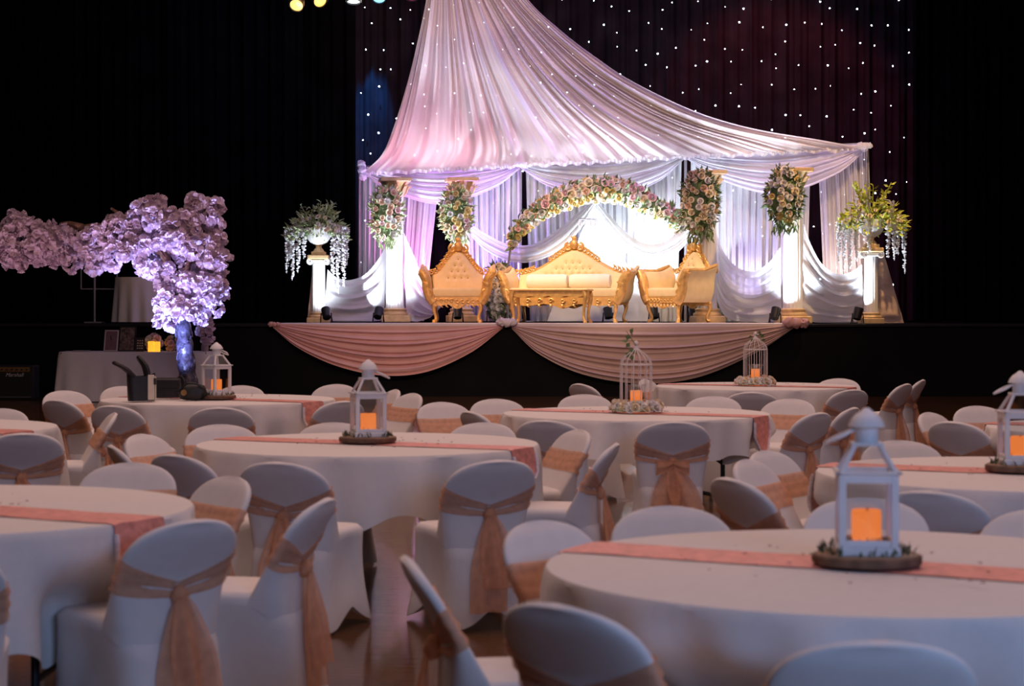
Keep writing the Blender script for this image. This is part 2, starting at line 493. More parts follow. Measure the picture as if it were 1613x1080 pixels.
def batten(px0, px1, color, power, label):  # added unseen light strips that make the canopy hem glow
    a, b = P(px0, ybar(px0), dbar(px0)), P(px1, ybar(px1), dbar(px1))
    m_ = (a + b) / 2 + Vector((0, .28, .10)); L = (b - a).length
    t = thing('led_batten', label, 'stage light', m_, math.atan2(b.y - a.y, b.x - a.x), 'LED battens behind the backdrop bar')
    MB().box((0, 0, -.04), (L, .08, .06), .006).build('housing', 'black_metal', t, False)
    MB().tube([(-L / 2 + .1, .0, -.07), (-L / 2 + .1, -.25, -.10)], .012, 6).build('clamp', 'black_metal', t)
    MB().tube([(L / 2 - .1, .0, -.07), (L / 2 - .1, -.25, -.10)], .012, 6).build('clamp', 'black_metal', t)
    l = light('AREA', 'batten_light', (0, 0, 0), None, color, power, L * .95, .05)
    l.parent = t; l.rotation_euler = Vector((0, .62, -.9)).to_track_quat('Z', 'Y').to_euler()
batten(590, 780, (1.0, 0.42, 0.62), 36, 'pink LED batten behind the left of the backdrop bar')
batten(850, 1060, (0.72, 0.60, 1.0), 13, 'lilac LED batten behind the middle of the backdrop bar')
batten(1110, 1330, (1.0, 0.72, 0.62), 16, 'peach LED batten behind the right of the backdrop bar')

def hang(px0, px1, label, m='lilac_voile', b0=None, b1=None, folds=10, seed=0, dd=0.04):
    n = 5
    b0 = px0 if b0 is None else b0; b1 = px1 if b1 is None else b1
    e0 = []; e1 = []
    for i in range(n):
        t = i / (n - 1)
        a = px0 + (px1 - px0) * t; b = b0 + (b1 - b0) * t
        e0.append(P(a, ybar(a), dbar(a) + dd))
        q = P(b, 505, dbar(b) + dd); q.z = ST + 0.01
        e1.append(q)
    o = sheet(e0, e1, int(folds * 12), 10, folds, 0.05, 'u', seed).build('sheer_curtain', m)
    return tag(o, label, 'curtain', 'sheer backdrop panels')
hang(564, 694, 'lilac sheer backdrop panel at the far left behind the first column', b1=668, folds=13, seed=21)
hang(722, 820, 'purple sheer backdrop panel between second column and arch', b0=728, folds=11, seed=22)
hang(828, 1074, 'pale blue-white sheer backdrop panel behind the flower arch and sofa', 'white_voile', 835, 1066, folds=24, seed=23)
hang(1088, 1278, 'lilac-white sheer backdrop panel between third and fourth column', 'white_voile', 1090, 1270, folds=18, seed=24)
hang(1288, 1367, 'beige sheer backdrop panel at the right end behind urn', b0=1300, b1=1378, folds=9, seed=25)

def swag(pts_top, pts_bot, label, m='white_voile', folds=5, amp=0.05, seed=0, nu=60, nv=36, group=None, mid=None, name='swag'):
    def env(u, v):
        return (0.25 + 0.75 * math.sin(PI * u)) * (0.3 + 0.7 * min(1, v * 3))
    e0 = [P(*p) for p in pts_top]; e1 = [P(*p) for p in pts_bot]
    o = sheet(e0, e1, nu, nv, folds, amp, 'v', seed, env, [P(*p) for p in mid] if mid else None).build(name, m)
    return tag(o, label, 'drape', group)
def vswag(p0, p1, low, label, m, seed):
    a, b = p0, p1; mpx = (a + b) / 2
    da = lambda px: dbar(px) - 0.12
    top = [(a, ybar(a), da(a)), (a * .75 + b * .25, ybar(a * .75 + b * .25) + 2, da(a * .75 + b * .25)), (mpx, ybar(mpx) + 3, da(mpx)), (a * .25 + b * .75, ybar(a * .25 + b * .75) + 2, da(a * .25 + b * .75)), (b, ybar(b), da(b))]
    bot = [(a + 1, ybar(a) + 9, da(a) - .02), (a * .82 + b * .18, low - (low - ybar(a) - 8) * .42, da(a) - .12), (mpx, low, da(mpx) - .2), (a * .18 + b * .82, low - (low - ybar(b) - 8) * .42, da(b) - .12), (b - 1, ybar(b) + 9, da(b) - .02)]
    return swag(top, bot, label, m, folds=7, amp=0.045, seed=seed, nu=80, nv=48, group='valance swags on the backdrop bar')
vswag(568, 820, 322, 'pink-lit valance swag on the left third of the backdrop bar', 'lilac_voile', 31)
vswag(820, 1080, 316, 'blue-white valance swag in the middle behind the flower arch', 'white_voile', 32)
vswag(1080, 1366, 306, 'lilac valance swag on the right third of the backdrop bar', 'lilac_voile', 33)

def knot(p, r, m, label, seed, name='bow', turn=0):
    t = thing(name, label, 'bow', p)
    MB().ball((0, 0, 0), (r * .6, r * .55, r * .6), 12, 8, bump=0.3, seed=seed).build('knot', m, t)
    MB().ball((-r * .75, 0, r * .1), (r * .7, r * .4, r * .55), 14, 8, bump=0.6, seed=seed + 1).build('loop', m, t)
    MB().ball((r * .75, 0, r * .05), (r * .7, r * .4, r * .5), 14, 8, bump=0.6, seed=seed + 2).build('loop', m, t)
    t.rotation_euler = (0, R(turn), 0)
    return t
knot(P(570, 268, 35.5), 0.13, 'lilac_voile', 'gathered white bow at the left corner of the backdrop', 1, turn=80)
knot(P(820, 259, 34.95), 0.08, 'white_voile', 'small white bow left of the arch on the backdrop bar', 2)
knot(P(1080, 243, 34.3), 0.09, 'white_voile', 'small white bow right of the arch on the backdrop bar', 3)
knot(P(1362, 230, 33.5), 0.10, 'white_voile', 'gathered white bow at the right corner of the backdrop', 4)

# lower swags between the columns
swag([(516, 424, 33.4), (530, 436, 33.6), (550, 441, 33.9), (575, 432, 34.2), (596, 408, 34.6), (609, 384, 34.95)],
     [(510, 505, 33.6), (530, 506, 33.7), (560, 506, 33.9), (585, 506, 34.2), (598, 505, 34.6), (605, 503, 34.95)],
     'white voile swag between left urn pedestal and first tall column', folds=4, amp=0.08, seed=41, group='low swags between the columns')
swag([(636, 366, 34.98), (650, 398, 34.9), (664, 432, 34.8), (682, 460, 34.9), (700, 478, 35.0)],
     [(640, 500, 34.98), (645, 505, 34.9), (651, 506, 34.85), (660, 506, 34.9), (678, 500, 35.0)],
     'white voile drape falling from first tall column towards the throne', folds=4, amp=0.07, seed=42, group='low swags between the columns')
swag([(742, 352, 34.85), (765, 368, 34.7), (800, 384, 34.5), (840, 384, 34.4), (880, 360, 34.4), (910, 335, 34.4), (932, 318, 34.35)],
     [(742, 372, 34.8), (765, 394, 34.55), (800, 411, 34.35), (840, 412, 34.25), (885, 392, 34.25), (918, 355, 34.3), (936, 324, 34.3)],
     'white swag from second column up to the centre of the arch', folds=3, amp=0.06, seed=43, group='low swags between the columns')
swag([(940, 316, 34.35), (960, 338, 34.4), (990, 368, 34.4), (1025, 385, 34.3), (1060, 372, 34.0), (1094, 342, 33.7)],
     [(936, 324, 34.3), (955, 358, 34.3), (985, 396, 34.25), (1025, 414, 34.15), (1066, 398, 33.9), (1096, 366, 33.6)],
     'white swag from the centre of the arch to third column', folds=3, amp=0.06, seed=44, group='low swags between the columns')
swag([(934, 318, 34.45), (936, 317, 34.45), (938, 317, 34.45), (940, 318, 34.45)],
     [(862, 505.5, 34.5), (910, 505.5, 34.45), (960, 505.5, 34.45), (1030, 505.5, 34.5)],
     'white centre drape fanning down from the arch behind the sofa', folds=5, amp=0.05, seed=45, nv=30)
swag([(1126, 358, 33.1), (1138, 392, 33.1), (1158, 418, 33.05), (1185, 427, 32.95), (1210, 414, 32.8), (1230, 388, 32.6)],
     [(1128, 470, 33.15), (1142, 498, 33.15), (1164, 506, 33.0), (1188, 507, 32.9), (1210, 507, 32.75), (1230, 504, 32.6)],
     'white voile swag between third and fourth tall columns', folds=5, amp=0.08, seed=46, group='low swags between the columns')
swag([(1266, 352, 32.4), (1276, 382, 32.4), (1294, 415, 32.35), (1318, 431, 32.3), (1340, 428, 32.2), (1358, 416, 32.1)],
     [(1262, 500, 32.45), (1280, 507, 32.45), (1302, 508, 32.4), (1322, 508.5, 32.3), (1342, 508, 32.2), (1360, 505, 32.15)],
     'white voile swag between fourth column and right urn pedestal', folds=5, amp=0.08, seed=47, group='low swags between the columns')
swag([(1380, 396, 32.15), (1384, 396, 32.2), (1389, 397, 32.25), (1392, 398, 32.3)],
     [(1384, 508, 32.1), (1398, 508.5, 32.15), (1412, 508.5, 32.2), (1424, 508.5, 32.3)],
     'golden lit drape falling to the right of the right urn pedestal', 'champagne_voile', folds=4, amp=0.04, seed=48, name='drape')
swag([(494, 404, 33.7), (496, 404, 33.7), (498, 404, 33.7), (500, 404, 33.7)],
     [(484, 506, 33.6), (489, 506, 33.6), (494, 506, 33.65), (499, 506, 33.7)],
     'narrow drape hanging behind the left urn pedestal', 'champagne_voile', folds=3, amp=0.03, seed=49, name='drape')

# stage front cloth, swags and bows
sf = MB().box((XW(850, SF), SF + 0.5, ST + 0.004), (XW(1262, SF) - XW(432, SF), 1.04, 0.012), 0.004).build('stage_runner_cloth', 'stage_cloth', None, False)
MB().box((XW(850, SF), SF - .032, ST - .018), (XW(1262, SF) - XW(432, SF), .012, .05), .004).build('front_fold', 'stage_cloth', sf, False)
tag(sf, 'white cloth covering the lit front of the stage floor', 'cloth')
fd = SF - 0.06
swag([(430, 509, fd), (520, 512, fd), (610, 513, fd), (700, 513, fd), (794, 512, fd)],
     [(430, 516, fd - .03), (470, 548, fd - .10), (530, 576, fd - .15), (600, 591, fd - .17), (670, 586, fd - .15), (740, 556, fd - .10), (792, 517, fd - .03)],
     'blush pink swag on the stage front, left of the centre bow', 'blush_voile', folds=7, amp=0.05, seed=51, nu=90, nv=60, name='stage_swag', group='stage front swags')
swag([(806, 512, fd), (900, 513, fd), (1020, 513, fd), (1140, 513, fd), (1252, 511, fd)],
     [(806, 518, fd - .03), (850, 558, fd - .10), (920, 590, fd - .16), (1010, 604, fd - .18), (1100, 594, fd - .16), (1190, 556, fd - .10), (1250, 517, fd - .03)],
     'champagne swag on the stage front, right of the centre bow', 'champagne_voile', folds=8, amp=0.05, seed=52, nu=90, nv=60, name='stage_swag', group='stage front swags')
knot(P(432, 511, fd - .03), 0.07, 'blush_voile', 'small blush bow at the left end of the stage swags', 11)
knot(P(799, 508, fd - .06), 0.12, 'stage_cloth', 'cream bow between the two stage front swags', 12)
knot(P(1254, 509, fd - .06), 0.15, 'blush_voile', 'pink knotted bow at the right end of the stage swags', 13)

# ------------------------------------------------------------------ flowers and leaves
def rose_mesh(name, material, open_=1.0, seed=0):
    mb = MB(); rr = random.Random(seed)
    for ring_, (n, r, h, tilt) in enumerate(((4, .32, .95, .12), (5, .58, .85, .35), (6, .92, .62, .75 * open_))):
        for k in range(n):
            a0 = 2 * PI * (k + .5 * ring_ + rr.uniform(-.1, .1)) / n
            wd = 2 * PI / n * .72
            def fn(u, v, a0=a0, wd=wd, r=r, h=h, tilt=tilt):
                a = a0 + (u - .5) * wd * 2 * (1 - .25 * v)
                rad = r * (.25 + .75 * math.sin(v * PI / 2)) + tilt * .28 * max(0, v - .6)
                z = -0.45 + h * v - (.22 * tilt * (max(0, v - .6) / .4) ** 2) - .12 * abs(u - .5) * v
                return Vector((rad * math.cos(a), rad * math.sin(a), z))
            mb.grid(fn, 3, 3)
    mb.ball((0, 0, .05), (.26, .26, .38), 6, 4)
    return proto_mesh(mb, name, material)
ROSE = rose_mesh('rose', 'rose_cream', 1.0, 1)
ROSE_B = rose_mesh('rose', 'rose_peach', 1.3, 2)
def leaf(mb, p, d, L, W, rr, n=None):
    d = Vector(d).normalized()
    s = d.cross(Vector((rr.uniform(-1, 1), rr.uniform(-1, 1), rr.uniform(-1, 1))))
    if s.length < 1e-3: s = d.orthogonal()
    s.normalize(); up = s.cross(d)
    p = Vector(p)
    a = p; b = p + d * (L * .5) + s * (W * .5) + up * (L * .08); c = p + d * L - up * (L * .1); e = p + d * (L * .5) - s * (W * .5) + up * (L * .08)
    m_ = p + d * (L * .5)
    mb.add([a, b, c, e, m_], [(0, 1, 4), (1, 2, 4), (2, 3, 4), (3, 0, 4)])

def face_dir(nv):      # rotation carrying local +Z to nv
    return Vector(nv).normalized().to_track_quat('Z', 'Y').to_euler()

def bouquet(name, label, cat, loc, rx, rz_, ry, nroses, cols, leafm, nleaf, seed, group=None, rsize=0.075, tail=0.0, leafL=0.125):
    """oval mass of roses over foliage; origin at its bottom"""
    rr = random.Random(seed)
    t = thing(name, label, cat, loc, 0, group)
    cz = rz_
    mb = MB()
    for i in range(nleaf):
        a = rr.uniform(0, 2 * PI); b = rr.uniform(-1, 1)
        c = math.sqrt(max(0, 1 - b * b))
        q = Vector((math.cos(a) * c, -abs(math.sin(a) * c), b))
        if rr.random() < .25: q.y = -q.y
        p = Vector((q.x * rx * .78, q.y * ry * .62, cz + q.z * rz_ * .84))
        d = Vector((q.x, q.y, q.z * .8)) + Vector((rr.uniform(-.6, .6), rr.uniform(-.6, .6), rr.uniform(-.6, .6)))
        leaf(mb, p, d, leafL * rr.uniform(.6, 1.35), leafL * .36, rr)
    for i in range(int(tail * 60)):
        p = Vector((rr.uniform(-.6, .6) * rx, -ry * rr.uniform(.2, .9), cz - rz_ * rr.uniform(.7, 1.0)))
        leaf(mb, p, (rr.uniform(-.7, .7), rr.uniform(-.5, .1), -1), leafL * rr.uniform(.9, 1.6), leafL * .35, rr)
    stuff(mb.build('foliage', leafm, t, False))
    core = MB().ball((0, 0, cz), (rx * .72, ry * .72, rz_ * .82), 12, 8, bump=.2, seed=seed).build('moss_core', 'leaf_green', t)
    done = []
    tries = 0
    while len(done) < nroses and tries < 4000:
        tries += 1
        a = rr.uniform(PI * .98, 2.02 * PI); b = rr.uniform(-.95, .95); c = math.sqrt(1 - b * b)
        q = Vector((math.cos(a) * c, math.sin(a) * c, b))
        p = Vector((q.x * rx * .84, q.y * ry * 1.12, cz + q.z * rz_ * .9))
        s = rsize * rr.uniform(.75, 1.25)
        if any((p - d_).length < (s + s_) * .72 for d_, s_ in done): continue
        done.append((p, s))
        ci = rr.choice(cols)
        n_ = Vector((q.x / rx, q.y / ry - 1.2, q.z / rz_ * .6))
        place('rose', rr.choice((ROSE, ROSE_B)), t, p, face_dir(n_), s, ci)
    return t

# ------------------------------------------------------------------ tall columns
def flute(n):
    return lambda a, z: 1 - 0.055 * (0.5 + 0.5 * math.cos(a * n)) ** 2
def tall_column(px, d, H, label):
    t = thing('tall_column', label, 'column', (XW(px, d), d, ST), R(8), 'tall fluted columns')
    MB().box((0, 0, .06), (.52, .52, .12), .01).build('plinth', 'gold_paint', t, False)
    MB().lathe([(.235, .12), (.245, .145), (.235, .17), (.205, .18), (.20, .20), (.215, .215), (.215, .235), (.18, .25)], 32).build('base_moulding', 'gold_paint', t)
    MB().lathe([(.175, .25), (.165, .30), (.16, H * .5), (.145, H - .34), (.15, H - .33)], 96, mod=flute(16)).build('shaft', 'white_plaster', t)
    c = MB()
    c.lathe([(.15, H - .34), (.165, H - .31), (.17, H - .26), (.20, H - .16), (.25, H - .07)], 32, mod=lambda a, z: 1 + .07 * math.cos(8 * a))
    cap = c.build('capital', 'gold_paint', t)
    MB().box((0, 0, H - .035), (.56, .56, .07), .012).build('abacus', 'gold_paint', t, False)
    for k in range(8):
        a = 2 * PI * k / 8
        mb = MB()
        pts = [(.16 * math.cos(a), .16 * math.sin(a), H - .32), (.205 * math.cos(a), .205 * math.sin(a), H - .24), (.245 * math.cos(a), .245 * math.sin(a), H - .16), (.28 * math.cos(a), .28 * math.sin(a), H - .14), (.285 * math.cos(a), .285 * math.sin(a), H - .18)]
        mb.tube(pts, [.045, .05, .045, .03, .012], 6, flat=.45)
        mb.build('acanthus_leaf', 'gold_paint', cap)
    return t
HC = 2.6
cols = [(622, 35.0, 'first tall fluted column from the left with rust and lilac flowers'),
        (727, 35.0, 'second tall fluted column, behind the left throne'),
        (1114, 33.1, 'third tall fluted column, right of the arch behind profile throne'),
        (1249, 32.5, 'fourth tall fluted column, the rightmost with yellow-topped flowers')]
for px, d, lb in cols:
    tall_column(px, d, HC, lb)
bouquet('column_bouquet', 'rust and lilac bouquet high on the leftmost tall column', 'flowers', P(609, 384, 34.62), .34, .54, .17, 40,
        ['rose_peach', 'rose_pink', 'rose_peach', 'rose_white'], 'leaf_sage', 260, 61, 'bouquets on the tall columns', .058, .5)
bouquet('column_bouquet', 'cream and peach bouquet high on the second tall column', 'flowers', P(719, 380, 34.62), .34, .52, .17, 40,
        ['rose_cream', 'rose_yellow', 'rose_pink', 'rose_white'], 'leaf_sage', 260, 62, 'bouquets on the tall columns', .058, .5)
bouquet('column_bouquet', 'cream rose bouquet with dark leaves on the third column', 'flowers', P(1102, 374, 32.72), .36, .60, .17, 46,
        ['rose_cream', 'rose_peach', 'rose_white', 'rose_cream'], 'leaf_green', 300, 63, 'bouquets on the tall columns', .062, .8)
bouquet('column_bouquet', 'yellow and white bouquet on the rightmost tall column', 'flowers', P(1235, 360, 32.12), .34, .54, .17, 40,
        ['rose_yellow', 'rose_cream', 'rose_white', 'rose_white'], 'leaf_green', 280, 64, 'bouquets on the tall columns', .060, .8)
bouquet('flower_column', 'tall white rose stand on the stage floor between throne and sofa', 'flowers', (XW(786, 34.2), 34.2, ST), .27, .56, .2, 44,
        ['rose_white', 'rose_cream', 'rose_white'], 'leaf_green', 260, 65, None, .075)
bouquet('flower_column', 'white rose stand on the stage floor behind the right throne', 'flowers', (XW(1130, 33.9), 33.9, ST), .16, .42, .16, 26,
        ['rose_white', 'rose_cream'], 'leaf_green', 120, 66, None, .07)

# flower arch
arch = thing('flower_arch', 'rose covered arch in peach, cream and pink behind the sofa', 'flower arch', (0, 0, 0))
ad = 34.0
cl = catmull([P(806, 378, ad), P(828, 350, ad), P(860, 326, ad), (P(900, 307, ad)), P(945, 298, ad), P(990, 305, ad), P(1030, 325, ad), P(1062, 346, ad), P(1082, 364, ad)], 60)
base_l = P(800, 506, ad); base_l.z = ST; base_r = P(1090, 506, ad); base_r.z = ST
MB().tube([base_l, P(800, 420, ad)] + cl + [P(1088, 420, ad), base_r], .02, 8).build('arch_frame', 'steel', arch)
ra = random.Random(9); lm = MB(); done = []
for i in range(620):
    t_ = ra.random(); p = cl[int(t_ * 60)]
    an = ra.uniform(0, 2 * PI); q = Vector((math.cos(an) * .5, math.sin(an) * .6, math.sin(an + 1)))
    leaf(lm, p + Vector((ra.uniform(-.05, .05), ra.uniform(-.22, .12), ra.uniform(-.15, .19))), q + Vector((0, -.3, .35)), ra.uniform(.08, .16), .055, ra)
stuff(lm.build('foliage', 'leaf_green', arch, False))
MB().tube([p + Vector((0, .03, 0)) for p in cl[1:-1]], [.07 + .07 * math.sin(PI * i / 58) for i in range(59)], 10).build('moss_core', 'leaf_green', arch)
tries = 0
while len(done) < 128 and tries < 9000:
    tries += 1
    t_ = ra.random(); p = cl[int(t_ * 60)]
    tk = (.14 + .07 * math.sin(PI * t_))
    an = ra.uniform(-.15, PI + .15)
    q = Vector((0, -math.sin(an), math.cos(an)))
    pos = p + Vector((ra.uniform(-.04, .04), q.y * tk * .8, q.z * tk))
    s = ra.uniform(.055, .09)
    if any((pos - d_).length < (s + s_) * .72 for d_, s_ in done): continue
    done.append((pos, s))
    if q.z < -.5: c_ = ra.choice(['rose_cream', 'rose_yellow', 'rose_white'])
    elif t_ > .6: c_ = ra.choice(['rose_pink', 'rose_pink', 'rose_white', 'rose_cream', 'rose_peach'])
    else: c_ = ra.choice(['rose_peach', 'rose_cream', 'rose_cream', 'rose_pink', 'rose_white', 'rose_yellow'])
    place('rose', ra.choice((ROSE, ROSE_B)), arch, pos, face_dir(q + Vector((ra.uniform(-.4, .4), -.7, .1))), s, c_)

# ------------------------------------------------------------------ urn pedestals
def urn_pedestal(px, d, H, label, rz):
    t = thing('urn_pedestal', label, 'pedestal', (XW(px, d), d, ST), rz, 'short pedestals with urns')
    MB().box((0, 0, .045), (.38, .38, .09), .008).build('plinth', 'gold_paint', t, False)
    MB().lathe([(.17, .09), (.18, .11), (.17, .13), (.145, .14), (.15, .155), (.15, .17), (.125, .185)], 28).build('base_moulding', 'gold_paint', t)
    MB().lathe([(.12, .185), (.115, .25), (.11, H - .16), (.115, H - .15)], 96, mod=flute(14)).build('shaft', 'white_plaster', t)
    c = MB().box((0, 0, H - .11), (.25, .25, .06), .01).build('capital', 'white_plaster', t, False)
    MB().box((0, 0, H - .035), (.36, .36, .07), .012).build('abacus', 'gold_paint', t, False)
    for sx in (-1, 1):
        for sy in (-1, 1):
            pts = []
            for i in range(26):
                a = i / 25 * 3.6 * PI; r = .058 * (1 - i / 30)
                pts.append((sx * (.135) + r * math.sin(a) * sx, sy * .135, H - .115 + r * math.cos(a)))
            MB().tube(pts, .013, 6, up=(0, 1, 0)).build('volute', 'white_plaster', c)
    return t
def urn(px, d, H, label, urnmat):
    t = thing('garden_urn', label, 'urn', (XW(px, d), d, ST + H), 0, 'urns on the short pedestals')
    MB().box((0, 0, .03), (.24, .24, .06), .01).build('foot_plate', 'gold_paint', t, False)
    MB().lathe([(.10, .06), (.085, .09), (.05, .13), (.05, .16), (.075, .18)], 28).build('stem', 'gold_paint', t)
    MB().lathe([(.075, .18), (.15, .22), (.20, .29), (.215, .36), (.205, .42), (.225, .45), (.225, .47), (.19, .46), (.16, .38)], 64, mod=lambda a, z: 1 - (.05 * (0.5 + 0.5 * math.cos(a * 18)) if z < .4 else 0), caps=False).build('bowl', urnmat, t)
    return t
def wisteria(px, d, H, label, seed, leafm, w, strands, tall):
    rr = random.Random(seed)
    t = thing('wisteria_arrangement', label, 'flowers', (XW(px, d), d, ST + H + .36), 0, 'flowers in the urns')
    mb = MB()
    for i in range(430):
        a = rr.uniform(0, 2 * PI); r = math.sqrt(rr.random()) * w
        z = tall * (1 - (r / w) ** 2) * rr.uniform(.3, 1.15) + rr.uniform(-.14, .08)
        p = Vector((r * math.cos(a), r * math.sin(a) * .6, z))
        leaf(mb, p, (math.cos(a) * .9, math.sin(a) * .7 - .3, rr.uniform(-.6, .9)), rr.uniform(.08, .17), .05, rr)
    for i in range(9):
        a = rr.uniform(0, 2 * PI); top = Vector((math.cos(a) * w * .6, math.sin(a) * .2, tall * rr.uniform(1.1, 1.4)))
        mb.tube([(0, 0, .02), top * .6, top], .006, 4)
        for k in range(9):
            leaf(mb, top * (.55 + .05 * k), (rr.uniform(-1, 1), rr.uniform(-1, 1), rr.uniform(0, 1)), .11, .045, rr)
    stuff(mb.build('foliage', leafm, t, False))
    MB().ball((0, 0, .05), (w * .55, w * .35, .12), 12, 8, bump=.2, seed=seed).build('moss_core', 'leaf_green', t)
    for i in range(34):
        a = rr.uniform(PI * .95, 2.05 * PI); r = w * math.sqrt(rr.uniform(.1, .95))
        z = tall * (1 - (r / w) ** 2) * rr.uniform(.35, .9) + .03
        place('blossom', ROSE_B, t, (r * math.cos(a), r * math.sin(a) * .62 - .05, z), face_dir((math.cos(a) * .5, -1, .3)), rr.uniform(.028, .042), rr.choice(('rose_white', 'rose_white', 'rose_cream')))
    for (sx, sy, z0, L) in strands:
        m2 = MB()
        n = int(L / .035)
        m2.tube([(sx * .55, sy * .6, z0 + .04), (sx * .9, sy, z0 + .02), (sx, sy, z0 - .05), (sx * 1.02, sy, z0 - L)], .005, 4)
        for k in range(n):
            z = z0 - L * k / n
            for q in range(3 if k < n * .7 else 2):
                a = rr.uniform(0, 2 * PI); rad = .036 * (1 - .55 * k / n)
                c = Vector((sx + math.cos(a) * rad, sy + math.sin(a) * rad, z + rr.uniform(-.012, .012)))
                sr = .030 * (1 - .4 * k / n)
                m2.add([c + Vector((sr, 0, 0)), c + Vector((0, -sr, sr * .6)), c + Vector((-sr, 0, 0)), c + Vector((0, sr, sr * .4)), c + Vector((0, 0, -sr))],
                       [(0, 1, 4), (1, 2, 4), (2, 3, 4), (3, 0, 4)])
        stuff(m2.build('blossom_strand', 'strand_white', t, False))
    return t
HP = 1.25
urn_pedestal(502, 33.5, HP - .08, 'white fluted urn pedestal at the left end of the stage set', 0)
urn(502, 33.5, HP - .08, 'terracotta and white urn on the left pedestal', 'white_plaster')
wisteria(499, 33.5, HP - .08, 'white hanging wisteria with pale green leaves in left urn', 71, 'leaf_sage', .50,
         [(-.50, -.1, .10, .78), (-.40, -.16, .08, .88), (-.30, -.2, .05, .72), (-.46, 0, .1, .55), (.30, -.2, .0, .92), (.38, -.14, .05, 1.08), (.48, -.1, .1, 1.02), (.44, 0, .14, .8), (-.2, -.22, .02, .45), (.52, -.04, .12, .66)], .42)
urn_pedestal(1372, 31.95, HP, 'white and gold fluted urn pedestal at the right end of the stage set', 0)
urn(1372, 31.95, HP, 'cream urn on the right pedestal', 'white_plaster')
wisteria(1374, 31.95, HP, 'white hanging wisteria with bright yellow-green leaves in right urn', 72, 'leaf_lime', .52,
         [(-.48, -.1, .08, .85), (-.56, -.04, .06, .70), (-.40, -.18, .05, .78), (-.3, -.22, .0, .6), (.22, -.2, .02, .55), (.33, -.15, .05, .62), (.40, -.1, .1, .58), (.52, -.04, .16, .95), (.30, -.1, .4, .5), (-.1, -.24, .02, .5)], .52)

# ------------------------------------------------------------------ carved gold seating
def scroll(mb, c, r, turns, th, flip=1, T=None, start=0.0, plane='xz', y=0.0):
    pts = []; rad = []
    n = int(14 * turns)
    for i in range(n + 1):
        t = i / n; a = start + flip * t * turns * 2 * PI; rr_ = r * (1 - .82 * t)
        pts.append((c[0] + rr_ * math.cos(a), y, c[1] + rr_ * math.sin(a))); rad.append(th * (1 - .4 * t))
    mb.tube(pts, rad, 6, up=(0, 1, 0), T=T)
def acanthus(mb, p, ang, L, y, rr):
    """a carved leaf lying in the xz plane"""
    pts = []; rad = []
    for i in range(6):
        t = i / 5
        a = ang + .9 * t
        pts.append((p[0] + L * t * math.cos(a), y - .02 * math.sin(PI * t), p[1] + L * t * math.sin(a)))
        rad.append(L * (.08 + .22 * math.sin(PI * min(1, t * 1.1)) * (1 - .3 * t)))
    mb.tube(pts, rad, 6, flat=.5, up=(0, 1, 0))

